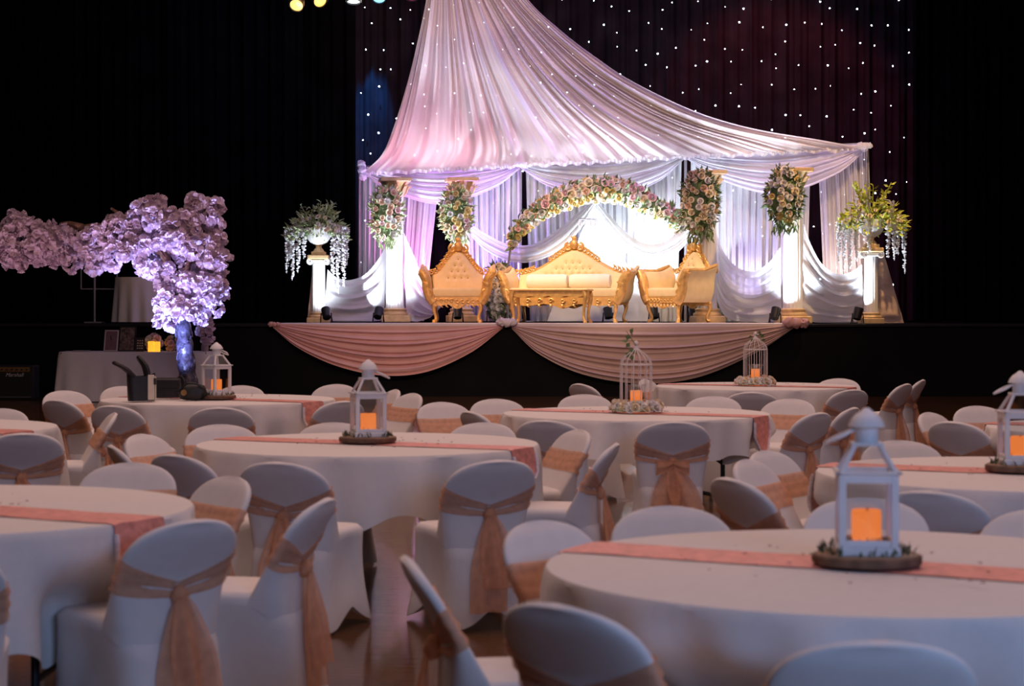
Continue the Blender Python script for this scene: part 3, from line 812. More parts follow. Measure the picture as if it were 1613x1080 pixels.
def carved_seat(name, label, cat, loc, rz, W, D, back, seat_h, arm_h, peak, crestw, tuft_rows, bolsters, shoulders):
    """carved gilt settee; local -y is the front. back(x) = upholstery height above floor"""
    t = thing(name, label, cat, loc, rz)
    wi = W / 2 - .17                 # half width between arms
    rr = random.Random(int(W * 100))
    yb = D / 2 - .10
    # upholstered back with tufting
    btn = []
    for (z, n, sp_) in tuft_rows:
        for k in range(n):
            btn.append(((k - (n - 1) / 2) * sp_, z))
    def front(u, v):
        x = (u * 2 - 1) * wi * 1.04; top = back(x); z = seat_h + .02 + (top - seat_h - .02) * v
        y = yb - .075 * (math.sin(PI * u) ** .4) * (math.sin(PI * min(1, v * .96 + .04)) ** .4) + .12 * (v - .5)
        for bx, bz in btn:
            d2 = (x - bx) ** 2 + (z - bz) ** 2
            y += .035 * math.exp(-d2 / .0016)
        return Vector((x, y, z))
    nu = int(W * 44)
    mb = MB(); mb.grid(front, nu, 30)
    mb.grid(lambda u, v: Vector(((u * 2 - 1) * wi * 1.04, yb + .09 + .12 * (v - .5), seat_h - .1 + (back((u * 2 - 1) * wi * 1.04) - seat_h + .1) * v)), nu, 6)
    bk = mb.build('backrest', 'cream_velvet', t, True, 60)
    for bx, bz in btn:
        u = (bx / (wi * 1.04) + 1) / 2; v = (bz - seat_h - .02) / (back(bx) - seat_h - .02)
        p = front(u, min(1, max(0, v)))
        o = MB().ball((0, 0, 0), (.014, .010, .014), 8, 6).build('button', 'button', bk); o.location = p + Vector((0, -.004, 0))
    # gilt rail along the back
    pts = []
    for i in range(61):
        x = (i / 30 - 1) * wi * 1.05; z = back(x)
        pts.append((x, yb + .05 + .06, z))
    pts[0] = (pts[0][0], yb + .08, seat_h); 
    MB().tube(pts, .045, 8).build('back_rail', 'gold_wood', t)
    # crest
    c = MB()
    pz = back(0)
    yc = yb + .08
    c.ball((0, yc - .03, pz + .10), (.075, .05, .085), 12, 8)
    for sgn in (-1, 1):
        scroll(c, (sgn * .10, pz + .06), .075, 1.3, .022, -sgn, start=PI / 2, y=yc - .02)
        acanthus(c, (sgn * .02, pz + .15), PI / 2 - .45 * (1 if sgn < 0 else 1), .10, yc, rr)
        for k in range(7):
            f_ = (k + 1) / 7; x = sgn * crestw * f_
            zz = back(x) + .03
            scroll(c, (x, zz + .02 + .03 * (1 - f_)), .05 - .012 * f_, 1.2, .017, -sgn, start=PI / 2, y=yc - .01)
            acanthus(c, (x, zz + .03), (PI / 2 + sgn * -.5), .09 - .03 * f_, yc, rr)
    c.ball((0, yc, pz + .20), (.04, .03, .06), 8, 6)
    c.build('carved_crest', 'gold_wood', t)
    for sgn in (-1, 1):
        s = MB()
        for k in range(5):
            x = sgn * (shoulders - .02 + .075 * (k - 2)); zz = back(max(-wi * 1.04, min(wi * 1.04, x)))
            scroll(s, (x, zz + .05), .045, 1.2, .017, -sgn, start=PI / 2, y=yc - .01)
            acanthus(s, (x, zz + .05), PI / 2 - sgn * .5, .085, yc, rr)
        s.build('shoulder_carving', 'gold_wood', t)
    # seat
    MB().box((0, -.06, seat_h - .02), (2 * wi + .04, D - .14, .17), .05, seg=3).build('seat_cushion', 'cream_velvet', t)
    # apron, scalloped
    def apron(half, y0, y1, T=None):
        poly = []
        n = 40
        for i in range(n + 1):
            x = -half + 2 * half * i / n
            z = seat_h - .20 - .035 * abs(math.sin(i / n * PI * 3)) - (.05 * math.exp(-(x / .12) ** 2))
            poly.append((x, z))
        poly += [(half, seat_h - .09), (-half, seat_h - .09)]
        return MB().prism(poly, y0, y1, T)
    MB.build(apron(wi + .04, -D / 2 - .01, -D / 2 + .04), 'front_apron', 'gold_wood', t, False)
    MB.build(apron(wi + .04, D / 2 - .10, D / 2 - .06), 'rear_apron', 'gold_wood', t, False)
    fa = [c_ for c_ in t.children if c_.name.startswith('front_apron')][0]
    for k in range(-4, 5):
        x = k * wi / 4.6; carv = MB()
        scroll(carv, (x, seat_h - .15), .04, 1.1, .014, 1 if k < 0 else -1, start=0, y=-D / 2 - .02)
        acanthus(carv, (x, seat_h - .20), -PI / 2 - .4, .07, -D / 2 - .015, rr)
        carv.build('carved_scroll', 'gold_wood', fa)
    # scrolled arms
    for sgn in (-1, 1):
        prof = [(wi - .02, seat_h - .18), (wi + .04, seat_h - .10), (wi + .085, seat_h + .04), (wi + .10, seat_h + .17), (wi + .125, arm_h - .10), (wi + .19, arm_h)]
        cp = catmull([(x * sgn, 0, z) for x, z in prof], 16)
        th = .05
        def arm(u, v, cp=cp, sgn=sgn):
            # closed section: inner face then outer face
            k = u * 34
            if k <= 16: p = cp[int(round(k))]; off = -th
            elif k < 18: p = cp[16] + Vector((sgn * .012, 0, .015)); off = 0
            else: p = cp[int(round(34 - k))]; off = th * .8
            rise = .0 if v < .55 else .10 * ((v - .55) / .45) ** 2 * max(0, (p.z - seat_h) / (arm_h - seat_h))
            return Vector((p.x + sgn * off, -D / 2 + .03 + (D - .1) * v, p.z + rise))
        MB().grid(arm, 34, 10).build('arm', 'cream_velvet', t, True, 70)
        g = MB()
        g.tube([(p.x, -D / 2 + .01, p.z) for p in cp], [.085 - .02 * abs(i / 16 - .5) for i in range(17)], 8, flat=1.0, up=(0, 1, 0))
        g.tube([(p.x + sgn * .04, -D / 2 - .03, p.z) for p in cp], .018, 6, up=(0, 1, 0))
        scroll(g, (sgn * (wi + .06), seat_h - .02), .06, 1.5, .02, sgn, start=PI / 2, y=-D / 2 - .045)
        scroll(g, (sgn * (wi + .14), arm_h - .07), .05, 1.4, .018, -sgn, start=PI / 2, y=-D / 2 - .045)
        acanthus(g, (sgn * (wi + .09), seat_h + .05), PI / 2 - .3, .14, -D / 2 - .05, rr)
        g.build('arm_front', 'gold_wood', t)
        MB().tube([(cp[16].x + sgn * .01, -D / 2 + .02, cp[16].z + .015), (cp[16].x + sgn * .01, 0, cp[16].z + .02), (cp[16].x + sgn * .01, D / 2 - .08, cp[16].z + .11)], .03, 8).build('arm_rail', 'gold_wood', t)
    # cabriole legs
    h = seat_h - .18
    for sx in (-1, 1):
        for sy in (-1, 1):
            x0, y0 = sx * (wi - .05), sy * (D / 2 - .06)
            o_ = Vector((sx * .6, sy * .8, 0)) * .05
            b_ = Vector((x0, y0, 0))
            pts = [b_ + Vector((0, 0, h + .06)), b_ + o_ * 1.0 + Vector((0, 0, h * .82)), b_ + o_ * .8 + Vector((0, 0, h * .6)), b_ - o_ * .1 + Vector((0, 0, h * .3)), b_ + o_ * .1 + Vector((0, 0, h * .1)), b_ + o_ * .8 + Vector((0, 0, .03)), b_ + o_ * 1.0 + Vector((0, 0, .0))]
            pts = catmull(pts, 16)
            rd = [.062 - .038 * math.sin(PI * .5 * min(1, i / 11)) for i in range(17)]
            rd[-4:] = [.028, .034, .036, .03]
            MB().tube(pts, rd, 8).build('leg', 'gold_wood', t)
    if bolsters:
        for (x, ln, r) in bolsters:
            MB().lathe([(r * .3, -ln / 2), (r * .85, -ln / 2 + .02), (r, -ln / 2 + .07), (r, ln / 2 - .07), (r * .85, ln / 2 - .02), (r * .3, ln / 2)], 20,
                       T=Matrix.Translation((x, -.02, seat_h + .065 + r * .92)) @ Matrix.Rotation(R(90), 4, 'Y')).build('bolster', 'cream_bolster', t)
    return t

def throne_back(x):
    t = min(1, abs(x) / .46)
    return .80 + .40 * (math.cos(PI * t ** .95) * .5 + .5)
def sofa_back(x):
    t = min(1, abs(x) / 1.0)
    return .82 + .42 * (math.cos(PI * t ** .8) * .5 + .5)
dt = 32.75
carved_seat('throne_chair', 'cream tufted gilt throne chair facing forward at the left', 'armchair', (XW(721, dt), dt, ST + .01), 0, 1.16, .80,
            throne_back, .52, .86, 1.2, .32, [(1.08, 1, .1), (.97, 2, .11), (.87, 3, .11), (.76, 4, .11)], None, .40)
ds = 33.0
carved_seat('sofa', 'cream tufted camelback sofa with carved gilt frame', 'sofa', (XW(896, ds), ds, ST + .01), R(-16), 2.20, .82,
            sofa_back, .52, .84, 1.24, .42, [(1.02, 3, .12), (.92, 6, .12), (.82, 9, .12)], [(-.37, .74, .125), (.38, .74, .125)], .88)
dr = 32.72
carved_seat('throne_chair', 'cream gilt throne chair turned in profile at the right', 'armchair', (XW(1070, dr), dr, ST + .01), R(-50), 1.08, .80,
            throne_back, .52, .86, 1.2, .32, [(1.08, 1, .1), (.97, 2, .11), (.87, 3, .11), (.76, 4, .11)], None, .38)

# coffee table
dc = 32.0
t = thing('coffee_table', 'low gilt coffee table with curved legs before the sofa', 'table', (XW(868, dc), dc, ST + .01), R(-14))
MB().box((0, 0, .545), (1.34, .50, .035), .012).build('table_top', 'gold_wood', t, False)
def scallop(half, n=30):
    poly = [(-half + 2 * half * i / n, .45 - .03 * abs(math.sin(i / n * PI * 4))) for i in range(n + 1)]
    return poly + [(half, .53), (-half, .53)]
for sgn in (-1, 1):
    MB().prism(scallop(.60), sgn * .21 - .012, sgn * .21 + .012).build('apron', 'gold_wood', t, False)
    MB().prism(scallop(.20), -.012, .012, Matrix.Translation((sgn * .61, 0, 0)) @ Matrix.Rotation(R(90), 4, 'Z')).build('apron', 'gold_wood', t, False)
    for s2 in (-1, 1):
        b_ = Vector((sgn * .60, s2 * .20, 0)); o_ = Vector((sgn * .05, s2 * .03, 0))
        pts = catmull([b_ + Vector((0, 0, .53)), b_ + o_ * .5 + Vector((0, 0, .44)), b_ + Vector((0, 0, .25)), b_ - o_ * .2 + Vector((0, 0, .1)), b_ + o_ * .6 + Vector((0, 0, .0))], 12)
        MB().tube(pts, [.045, .044, .042, .038, .034, .03, .027, .025, .024, .024, .026, .03, .03], 8).build('leg', 'gold_wood', t)

# crystals hanging under the arch
cr = thing('crystal_pendant', 'small crystal pendant hanging beneath the flower arch', 'chandelier', P(926, 352, 34.05))
MB().tube([(0, 0, .45), (0, 0, .10)], .004, 5).build('cord', 'steel', cr)
MB().tube([(.16 * math.cos(a * PI / 8), .16 * math.sin(a * PI / 8), .08) for a in range(17)], .008, 5).build('ring', 'steel', cr)
MB().tube([(-.16, 0, .08), (0, 0, .12), (.16, 0, .08)], .004, 5).build('bracket', 'steel', cr)
for k in range(10):
    a = 2 * PI * k / 10
    MB().lathe([(.002, -.10), (.014, -.04), (.010, .0), (.003, .09)], 6, T=Matrix.Translation((.16 * math.cos(a), .16 * math.sin(a), .0))).build('crystal_drop', 'crystal', cr, False)

# ------------------------------------------------------------------ uplights on the stage floor
def par_can(px, d, target, color, power, label, ang=70):
    x = XW(px, d)
    t = thing('floor_uplight', label, 'stage light', (x, d, ST + .012), 0, 'black uplights on the stage floor')
    tg = Vector(target) - Vector((x, d, ST + .16))
    q = tg.to_track_quat('Z', 'Y').to_matrix().to_4x4()
    T = Matrix.Translation((0, 0, .15)) @ q
    MB().lathe([(.045, -.10), (.07, -.09), (.075, -.02), (.08, .10), (.075, .10), (.07, .075)], 20, T=T).build('housing', 'black_metal', t)
    MB().lathe([(.001, .07), (.068, .07)], 20, T=T, caps=False).build('lens', 'uplight_lens', t)
    for sx in (-1, 1):
        MB().tube([(sx * .085, 0, .16), (sx * .09, -.01, .10), (sx * .10, .05, .0)], .01, 6).build('bracket', 'black_metal', t)
        MB().tube([(sx * .085, 0, .16), (sx * .09, -.05, .0)], .01, 6).build('bracket', 'black_metal', t)
    l = light('SPOT', 'uplight_beam', T @ Vector((0, 0, .11)), None, color, power, .05, angle=ang, blend=.8)
    l.parent = t
    l.rotation_euler = (-tg).to_track_quat('Z', 'Y').to_euler()
    return t
COOL = (0.78, 0.88, 1.0)
BLUE = (0.45, 0.60, 1.0)
PINK = (1.0, 0.30, 0.75)
PURP = (0.42, 0.26, 1.0)
par_can(514, 32.7, (XW(504, 33.5), 33.5, ST + 1.0), COOL, 130, 'black uplight in front of the left urn pedestal', 100)
par_can(596, 33.9, (XW(619, 35.0), 34.8, ST + 1.2), COOL, 420, 'black uplight left of the first tall column', 95)
par_can(721, 34.0, (XW(724, 35.0), 34.8, ST + 1.9), COOL, 260, 'black uplight under the left throne', 95)
par_can(958, 33.85, (XW(938, 34.5), 34.6, ST + 1.9), COOL, 720, 'black uplight under the sofa', 110)
par_can(1030, 33.75, (XW(1010, 34.4), 34.4, ST + 1.9), COOL, 420, 'black uplight between sofa and right throne', 110)
par_can(1092, 33.3, (XW(1075, 34.3), 34.3, ST + 2.0), COOL, 280, 'black uplight behind the right throne legs', 105)
par_can(1221, 31.95, (XW(1243, 32.5), 32.45, ST + 1.2), COOL, 330, 'black uplight left of the fourth tall column', 100)
par_can(1351, 31.75, (XW(1368, 31.95), 31.9, ST + .9), COOL, 130, 'black uplight in front of the right urn pedestal', 100)
# colour washes tucked behind the columns
par_can(655, 35.4, (XW(680, 36), 35.6, 4.4), PINK, 380, 'low pink uplight behind the first swag', 120)
par_can(775, 35.3, (XW(760, 36), 35.6, 4.2), PURP, 620, 'low purple uplight behind the arch leg', 120)
par_can(1180, 34.0, (XW(1180, 34.4), 34.3, 4.3), (0.58, 0.52, 1.0), 260, 'low lilac uplight behind the right swag', 120)
par_can(1310, 33.3, (XW(1320, 33.9), 33.8, 4.3), (1.0, 0.75, 0.6), 170, 'low warm uplight behind the rightmost swag', 110)

# lamps on the truss at the top of the picture
tr = thing('lighting_truss', 'steel pipe carrying coloured stage lamps above the stage', 'truss', (0, 0, 0))
MB().tube([(-8, 30.0, 6.75), (8, 30.0, 6.75)], .03, 8).build('pipe', 'black_metal', tr)
MB().tube([(-8, 30.0, 7.05), (8, 30.0, 7.05)], .03, 8).build('pipe', 'black_metal', tr)
for x in (-6, -2, 2, 6):
    MB().tube([(x, 30.0, 6.75), (x, 30.0, 9.0)], .02, 6).build('hanger', 'black_metal', tr)
def stage_lamp(px, py, label, lens, direction, r=.1):
    p = P(px, py, 29.8)
    t = thing('stage_lamp', label, 'stage light', p, 0, 'lamps on the front truss')
    T = Vector(direction).to_track_quat('Z', 'Y').to_matrix().to_4x4()
    MB().lathe([(r * .6, -.26), (r * .9, -.24), (r * 1.05, -.05), (r * 1.1, .02), (r * 1.02, .02), (r, -.01)], 22, T=T).build('housing', 'black_metal', t)
    MB().lathe([(.001, .008), (r * .6, .004), (r, -.004)], 22, T=T, caps=False).build('lens', lens, t)
    dz = 6.75 - p.z
    MB().tube([(-r * 1.15, 0, -.02), (-r * 1.2, .06, dz * .6), (0, .2, dz), (r * 1.2, .06, dz * .6), (r * 1.15, 0, -.02)], .012, 6).build('yoke', 'black_metal', t)
stage_lamp(467, 8, 'leftmost amber stage lamp on the truss', 'lens_amber', (-.1, -1, -.75))
stage_lamp(504, 1, 'tilted amber stage lamp second from left on the truss', 'lens_amber', (.5, -1, -.6))
stage_lamp(557, 2, 'white-blue stage lamp pointing down on the truss', 'lens_white', (0, -.25, -1))
stage_lamp(597, -4, 'blue stage lamp on the truss', 'lens_blue', (0, -1, -.9))
stage_lamp(648, -6, 'red stage lamp at the right end beside the canopy', 'lens_red', (0, -.6, -1))

# ------------------------------------------------------------------ left: table, tree, cabinet
dl = 30.0
xl0, xl1 = XW(96, dl), XW(334, dl)
t = thing('long_table', 'long folding table under a cloth before the stage', 'table', ((xl0 + xl1) / 2, dl + .1, 0))
MB().box((0, 0, .745), (xl1 - xl0 - .1, .70, .03), .005).build('table_top', 'table_wood', t, False)
for sx in (-1, 1):
    for sy in (-1, 1):
        MB().tube([(sx * (xl1 - xl0) * .42, sy * .25, 0), (sx * (xl1 - xl0) * .42, sy * .25, .73)], .015, 6).build('leg', 'black_metal', t)
hw, hd = (xl1 - xl0) / 2, .39
def loopxy(u, ex=0.0):
    # rectangle perimeter with rounded corners
    a = 2 * PI * u; c, s_ = math.cos(a), math.sin(a)
    n = 8.0
    r = (abs(c) ** n + abs(s_) ** n) ** (-1 / n)
    return c * r * (hw + ex), s_ * r * (hd + ex)
def lcloth(u, v):
    if v <= .1:
        x, y = loopxy(u); k = v / .1
        return Vector((x * k, y * k, .765))
    t_ = (v - .1) / .9
    x, y = loopxy(u, .01 + .05 * t_ + .018 * t_ * (math.sin(u * 60 * PI) + .6 * math.sin(u * 34 * PI + 1)))
    return Vector((x, y, .765 - .755 * t_))
o = MB().grid(lcloth, 240, 10, wrap=True).build('tablecloth', 'white_linen'); o.location = ((xl0 + xl1) / 2, dl + .1, 0)
tag(o, 'floor-length white cloth on the long table before the stage', 'tablecloth')
zt = .768
def leaning(px, y, w_, h_, m, label, framem, cat='picture frame', fw=.02, rz=0.0):
    t = thing('photo_frame', label, cat, (XW(px, y), y, zt), rz)
    T = Matrix.Rotation(R(-14), 4, 'X')
    MB().box((0, 0, h_ / 2), (w_ - fw, .008, h_ - fw), T=T).build('picture', m, t, False)
    for sx in (-1, 1):
        MB().box((sx * (w_ / 2 - fw / 2), -.002, h_ / 2), (fw, .018, h_), .002, T=T).build('frame_side', framem, t, False)
    for zz in (fw / 2, h_ - fw / 2):
        MB().box((0, -.002, zz), (w_, .018, fw), .002, T=T).build('frame_rail', framem, t, False)
    MB().tube([(0, .0 + .01, h_ * .7), (0, h_ * .42, 0)], .006, 5).build('easel_leg', 'black_metal', t)
    return t
yl = dl
leaning(174, yl, .22, .34, 'photo_card', 'white framed card leaning on the long table', 'frame_white', rz=R(-6))
leaning(199, yl + .06, .27, .40, 'photo_dark', 'dark frame of collaged photos on the long table', 'black_leather', rz=R(-6))
lb = leaning(220, yl, .14, .22, 'black_plastic', 'small dark letter board beside the photo collage', 'black_leather', rz=R(-5), fw=.012)
for k in range(4):
    for q in range(3):
        MB().box((-.035 + .035 * q, -.010, .05 + .04 * k), (.022, .004, .018), T=Matrix.Rotation(R(-14), 4, 'X')).build('letter', 'frame_white', lb, False)
def pillar_candle(name, loc, r, h, m, label, group=None):
    prof = [(r * .96, 0), (r, .006), (r, h - .012), (r * .96, h), (r * .78, h - .006), (r * .5, h - .016), (.004, h - .018)]
    t = thing(name, label, 'candle', loc, 0, group)
    MB().lathe(prof, 24, mod=lambda a, z: 1.0 + (0.02 * math.sin(3 * a) if z > h * .8 else 0)).build('wax', m, t)
    MB().tube([(0, 0, h - .02), (.002, 0, h + .006)], .002, 5).build('wick', 'black_leather', t)
    return t
pillar_candle('pillar_candle', (XW(238, yl - .1), yl - .1, zt), .05, .16, 'candle_gold_wax', 'left of two glowing yellow candles on the long table')
pillar_candle('pillar_candle', (XW(247.5, yl - .1), yl - .1, zt), .048, .155, 'candle_gold_wax', 'right of two glowing yellow candles on the long table')
bouquet('posy', 'pale flower posy behind the two yellow candles', 'flowers', (XW(242, yl + .1), yl + .12, zt), .15, .135, .09, 10, ['rose_pink', 'rose_white'], 'leaf_sage', 30, 81, None, .055, 0, .06)
bouquet('posy', 'small pink flower posy right of the yellow candles', 'flowers', (XW(270, yl + .1), yl + .12, zt), .11, .115, .08, 8, ['rose_pink', 'rose_peach'], 'leaf_sage', 20, 82, None, .05, 0, .06)
o = MB().box((0, 0, .008), (.24, .18, .016), .002).build('paper_stack', 'paper', None, False); o.location = (XW(128, yl), yl, zt)
tag(o, 'stack of papers at the left end of the long table', 'papers')
vs = thing('flower_vase', 'small vase of pale blossoms right of the tree trunk', 'vase', (XW(322, yl), yl + .05, zt))
MB().lathe([(.04, 0), (.06, .03), (.055, .10), (.035, .16), (.045, .19)], 16).build('vase_body', 'plush', vs)

# amplifier
da_ = 30.4
t = thing('guitar_amplifier', 'black guitar amplifier with brass panel on the floor at left', 'amplifier', (XW(22, da_), da_ + .15, .0), R(-4))
MB().box((0, 0, .27), (.66, .30, .54), .02).build('cabinet', 'black_plastic', t, False)
MB().box((-.02, -.152, .23), (.58, .012, .36), .004).build('grille', 'grille_cloth', t, False)
MB().box((-.02, -.155, .475), (.57, .014, .075), .003).build('control_panel', 'brass_panel', t, False)
for k in range(7):
    MB().lathe([(.014, 0), (.012, .02)], 10, T=Matrix.Translation((-.26 + .08 * k, -.162, .475)) @ Matrix.Rotation(R(90), 4, 'X')).build('knob', 'black_plastic', t)
for zz, ln in ((.045, .60),):
    MB().box((-.02, -.156, zz), (ln, .008, .008)).build('piping', 'steel', t, False)
cu = bpy.data.curves.new('logo', 'FONT'); cu.body = 'Marshall'; cu.size = .085; cu.shear = .35; cu.extrude = .003; cu.align_x = 'CENTER'
tmp = bpy.data.objects.new('logo_tmp', cu); COL.objects.link(tmp)
dg = bpy.context.evaluated_depsgraph_get()
lme = bpy.data.meshes.new_from_object(tmp.evaluated_get(dg)); bpy.data.objects.remove(tmp)
lme.materials.clear(); lme.materials.append(MATS['gold_letter'])
lo = bpy.data.objects.new('logo', lme); COL.objects.link(lo); lo.parent = t; lo.location = (.02, -.163, .365); lo.rotation_euler = (R(90), 0, 0)
for sx in (-1, 1):
    MB().box((sx * .25, 0, .0), (.05, .2, .012)).build('foot', 'black_plastic', t, False)

# draped cocktail table and pipe stand on the stage, left
dq = 33.0
qt = thing('side_table', 'small round table under a cloth on the stage behind the tree', 'table', (XW(216, dq), dq, ST))
MB().lathe([(.36, .74), (.36, .77)], 28).build('table_top', 'table_wood', qt)
MB().lathe([(.22, 0), (.20, .03), (.03, .06), (.03, .74)], 16).build('pedestal_leg', 'black_metal', qt)
o = MB().grid(lambda u, v: Vector(((.37 * min(1, v * 8) + .05 * max(0, v - .12) * (1 + .7 * math.sin(u * 22 * PI))) * math.cos(2 * PI * u), (.37 * min(1, v * 8) + .05 * max(0, v - .12) * (1 + .7 * math.sin(u * 22 * PI))) * math.sin(2 * PI * u), .78 - .76 * max(0, v - .125) / .875)), 140, 24, wrap=True).build('tablecloth', 'white_linen')
o.location = (XW(216, dq), dq, ST); tag(o, 'white cloth on the small stage table behind the blossom tree', 'tablecloth')
ps = thing('pipe_stand', 'slim metal stand with square frame on the stage at left', 'stand', (XW(149, dq), dq, ST))
MB().tube([(0, 0, .0), (0, 0, .98)], .022, 8).build('pole', 'steel', ps)
MB().box((0, 0, .012), (.3, .3, .024), .004).build('base', 'steel', ps, False)
for a, b in (((-.23, .58), (.38, .58)), ((-.23, .58), (-.23, .98)), ((-.23, .98), (.38, .98)), ((.38, .58), (.38, .98))):
    MB().tube([(a[0], 0, a[1]), (b[0], 0, b[1])], .012, 6).build('frame_bar', 'steel', ps)

# blossom tree
dtre = 28.6
tx = XW(297, dtre)
tree = thing('blossom_tree', 'artificial pink blossom tree with one long branch reaching left', 'tree', (tx, dtre, 0))
tp = catmull([(.02, 0, 0), (.0, 0, .3), (-.04, 0, .7), (-.06, -.02, 1.0), (-.10, 0, 1.35), (-.12, 0, 1.7)], 30)
MB().tube(tp, [.15 - .045 * min(1, i / 22) + .012 * math.sin(i * 1.3) for i in range(31)], 14).build('trunk', 'trunk_wrap', tree)
MB().box((0, 0, .02), (.5, .5, .04), .008).build('base', 'black_metal', tree, False)
for k in range(2):
    pts = []
    for i in range(60):
        f_ = i / 59; p = tp[int(f_ * 28)]; a = f_ * 2 * PI * 2.2 + k * PI
        pts.append(p + Vector((math.cos(a) * .145 * (1 - .25 * f_), math.sin(a) * .145 * (1 - .25 * f_), 0)))
    MB().tube(pts, .014, 6).build('vine', 'trunk_wrap', tree)
def tl(px, py, dy=0.0):
    p = P(px, py, dtre + dy); return Vector((p.x - tx, dy, p.z))
brs = [[(285, 455), (300, 410), (325, 350), (335, 318)], [(285, 455), (265, 410), (235, 360), (220, 325)], [(285, 455), (320, 430), (345, 410)],
       [(285, 450), (250, 395), (200, 362), (150, 355), (95, 365), (40, 372), (-30, 378)], [(240, 372), (200, 395), (160, 405), (125, 410)], [(200, 362), (190, 340), (175, 328)], [(130, 358), (110, 352), (95, 352)], [(50, 372), (28, 348), (15, 338)]]
for b in brs:
    q = catmull([tl(x, y, .05 * k) for k, (x, y) in enumerate(b)], 16)
    MB().tube(q, [.05 * (1 - .75 * i / 16) + .006 for i in range(17)], 7).build('branch', 'branch_brown', tree)
def cluster_mesh(seed):
    rr = random.Random(seed); mb = MB()
    for i in range(16):
        a = rr.uniform(0, 2 * PI); z = rr.uniform(-1, 1); c = math.sqrt(1 - z * z)
        nrm = Vector((c * math.cos(a), c * math.sin(a), z)); ctr = nrm * rr.uniform(.45, .95); fs_ = rr.uniform(.9, 1.35)
        nrm = (nrm + Vector((rr.uniform(-.7, .7), rr.uniform(-.7, .7), rr.uniform(-.7, .7)))).normalized()
        T = Matrix.Translation(ctr) @ nrm.to_track_quat('Z', 'Y').to_matrix().to_4x4() @ Matrix.Rotation(rr.uniform(0, 6), 4, 'Z') @ Matrix.Scale(fs_, 4)
        for k in range(5):
            b = 2 * PI * k / 5
            def fn(u, v, b=b):
                an = b + (u - .5) * 1.45 * (1 - .25 * v); r = (.06 + .46 * v) * (1 - .30 * abs(u - .5) * v)
                return Vector((r * math.cos(an), r * math.sin(an), .42 * v * v + .05 * math.cos(6 * u) * v))
            mb.grid(fn, 2, 2, T=T)
    return proto_mesh(mb, 'blossom_cluster', 'blossom_pink')
CLS = [cluster_mesh(s) for s in range(4)]
rt = random.Random(17)
zones = [(283, 405, 62, 62, 62, .42), (318, 345, 30, 32, 24, .3), (240, 348, 34, 30, 24, .3), (338, 410, 20, 48, 16, .3), (295, 470, 42, 34, 26, .3), (262, 498, 14, 14, 4, .2), (335, 470, 22, 22, 7, .2), (326, 520, 8, 12, 3, .1),
         (195, 375, 34, 34, 26, .3), (160, 395, 34, 34, 22, .25), (60, 380, 50, 26, 34, .28), (15, 375, 24, 36, 16, .25), (100, 390, 40, 24, 14, .25), (10, 408, 36, 22, 10, .25)]
for zi, (cx_, cy_, rx_, ry_, n_, dp) in enumerate(zones):
    k = 0
    while k < n_:
        a, b = rt.uniform(-1, 1), rt.uniform(-1, 1)
        if a * a + b * b > 1: continue
        k += 1
        if cx_ == 326:
            p = tl(cx_ + a * rx_, cy_ + b * ry_, 1.2)
        else:
            p = tl(cx_ + a * rx_, cy_ + b * ry_, rt.uniform(-dp, dp) * math.sqrt(max(.05, 1 - a * a - b * b)))
        place('blossom_cluster', rt.choice(CLS), tree, p, (rt.uniform(0, 6), rt.uniform(0, 6), rt.uniform(0, 6)), rt.uniform(.085, .125))
# white-blue uplight washing the tree
light('SPOT', 'tree_uplight', (tx - .30, dtre - 1.1, .25), (tx - .10, dtre - .05, 1.75), (0.34, 0.40, 1.0), 900, .06, angle=84, blend=.9)
light('SPOT', 'tree_side_spot', (tx - .9, dtre - 2.6, .25), (tx - .3, dtre, 2.75), (0.80, 0.62, 1.0), 420, .1, angle=44)  # added fill brightening the crown, no fixture there
light('SPOT', 'tree_branch_spot', (tx - 2.6, dtre - 2.6, .25), (tx - 2.3, dtre, 2.75), (0.90, 0.56, 0.70), 190, .1, angle=48)  # added pinkish fill for the long branch, also without a fixture

# ------------------------------------------------------------------ banquet tables
TR = .905
TZ = .75
def cloth_mesh(seed, hem=.30):
    rr = random.Random(seed)
    n1, n2 = rr.choice((11, 12, 13)), rr.choice((19, 21, 23)); p1, p2, p3 = (rr.uniform(0, 6.28) for _ in range(3))
    def fn(u, v):
        a = 2 * PI * u
        if v < .3:
            k = v / .3; r = TR * math.sin(k * PI / 2) ** .9 if k < 1 else TR
            return Vector((r * math.cos(a), r * math.sin(a), TZ))
        if v < .35:
            k = (v - .3) / .05
            return Vector(((TR + .010 * k) * math.cos(a), (TR + .010 * k) * math.sin(a), TZ - .012 * k * k))
        k = (v - .35) / .65
        wv = (math.sin(n1 * a + p1 + .5 * math.sin(3 * a)) * .55 + math.sin(n2 * a + p2 + .6 * math.sin(2 * a + 1)) * .45)
        r = TR + .010 + k ** .65 * (.014 + .062 * wv)
        z = TZ - .012 - k * (TZ - .012 - hem - .04 * math.sin(4 * a + p3) - .035 * math.sin(n1 * a + p1))
        return Vector((r * math.cos(a), r * math.sin(a), z))
    def rad(a, z):
        k = min(1, max(0, (TZ - .012 - z) / (TZ - .012 - hem)))
        q = fn(a / (2 * PI), .35 + .65 * k); return math.hypot(q.x, q.y)
    mb = MB().grid(fn, 200, 26, wrap=True); mb.rad = rad
    return mb
RUN = R(-27.5)
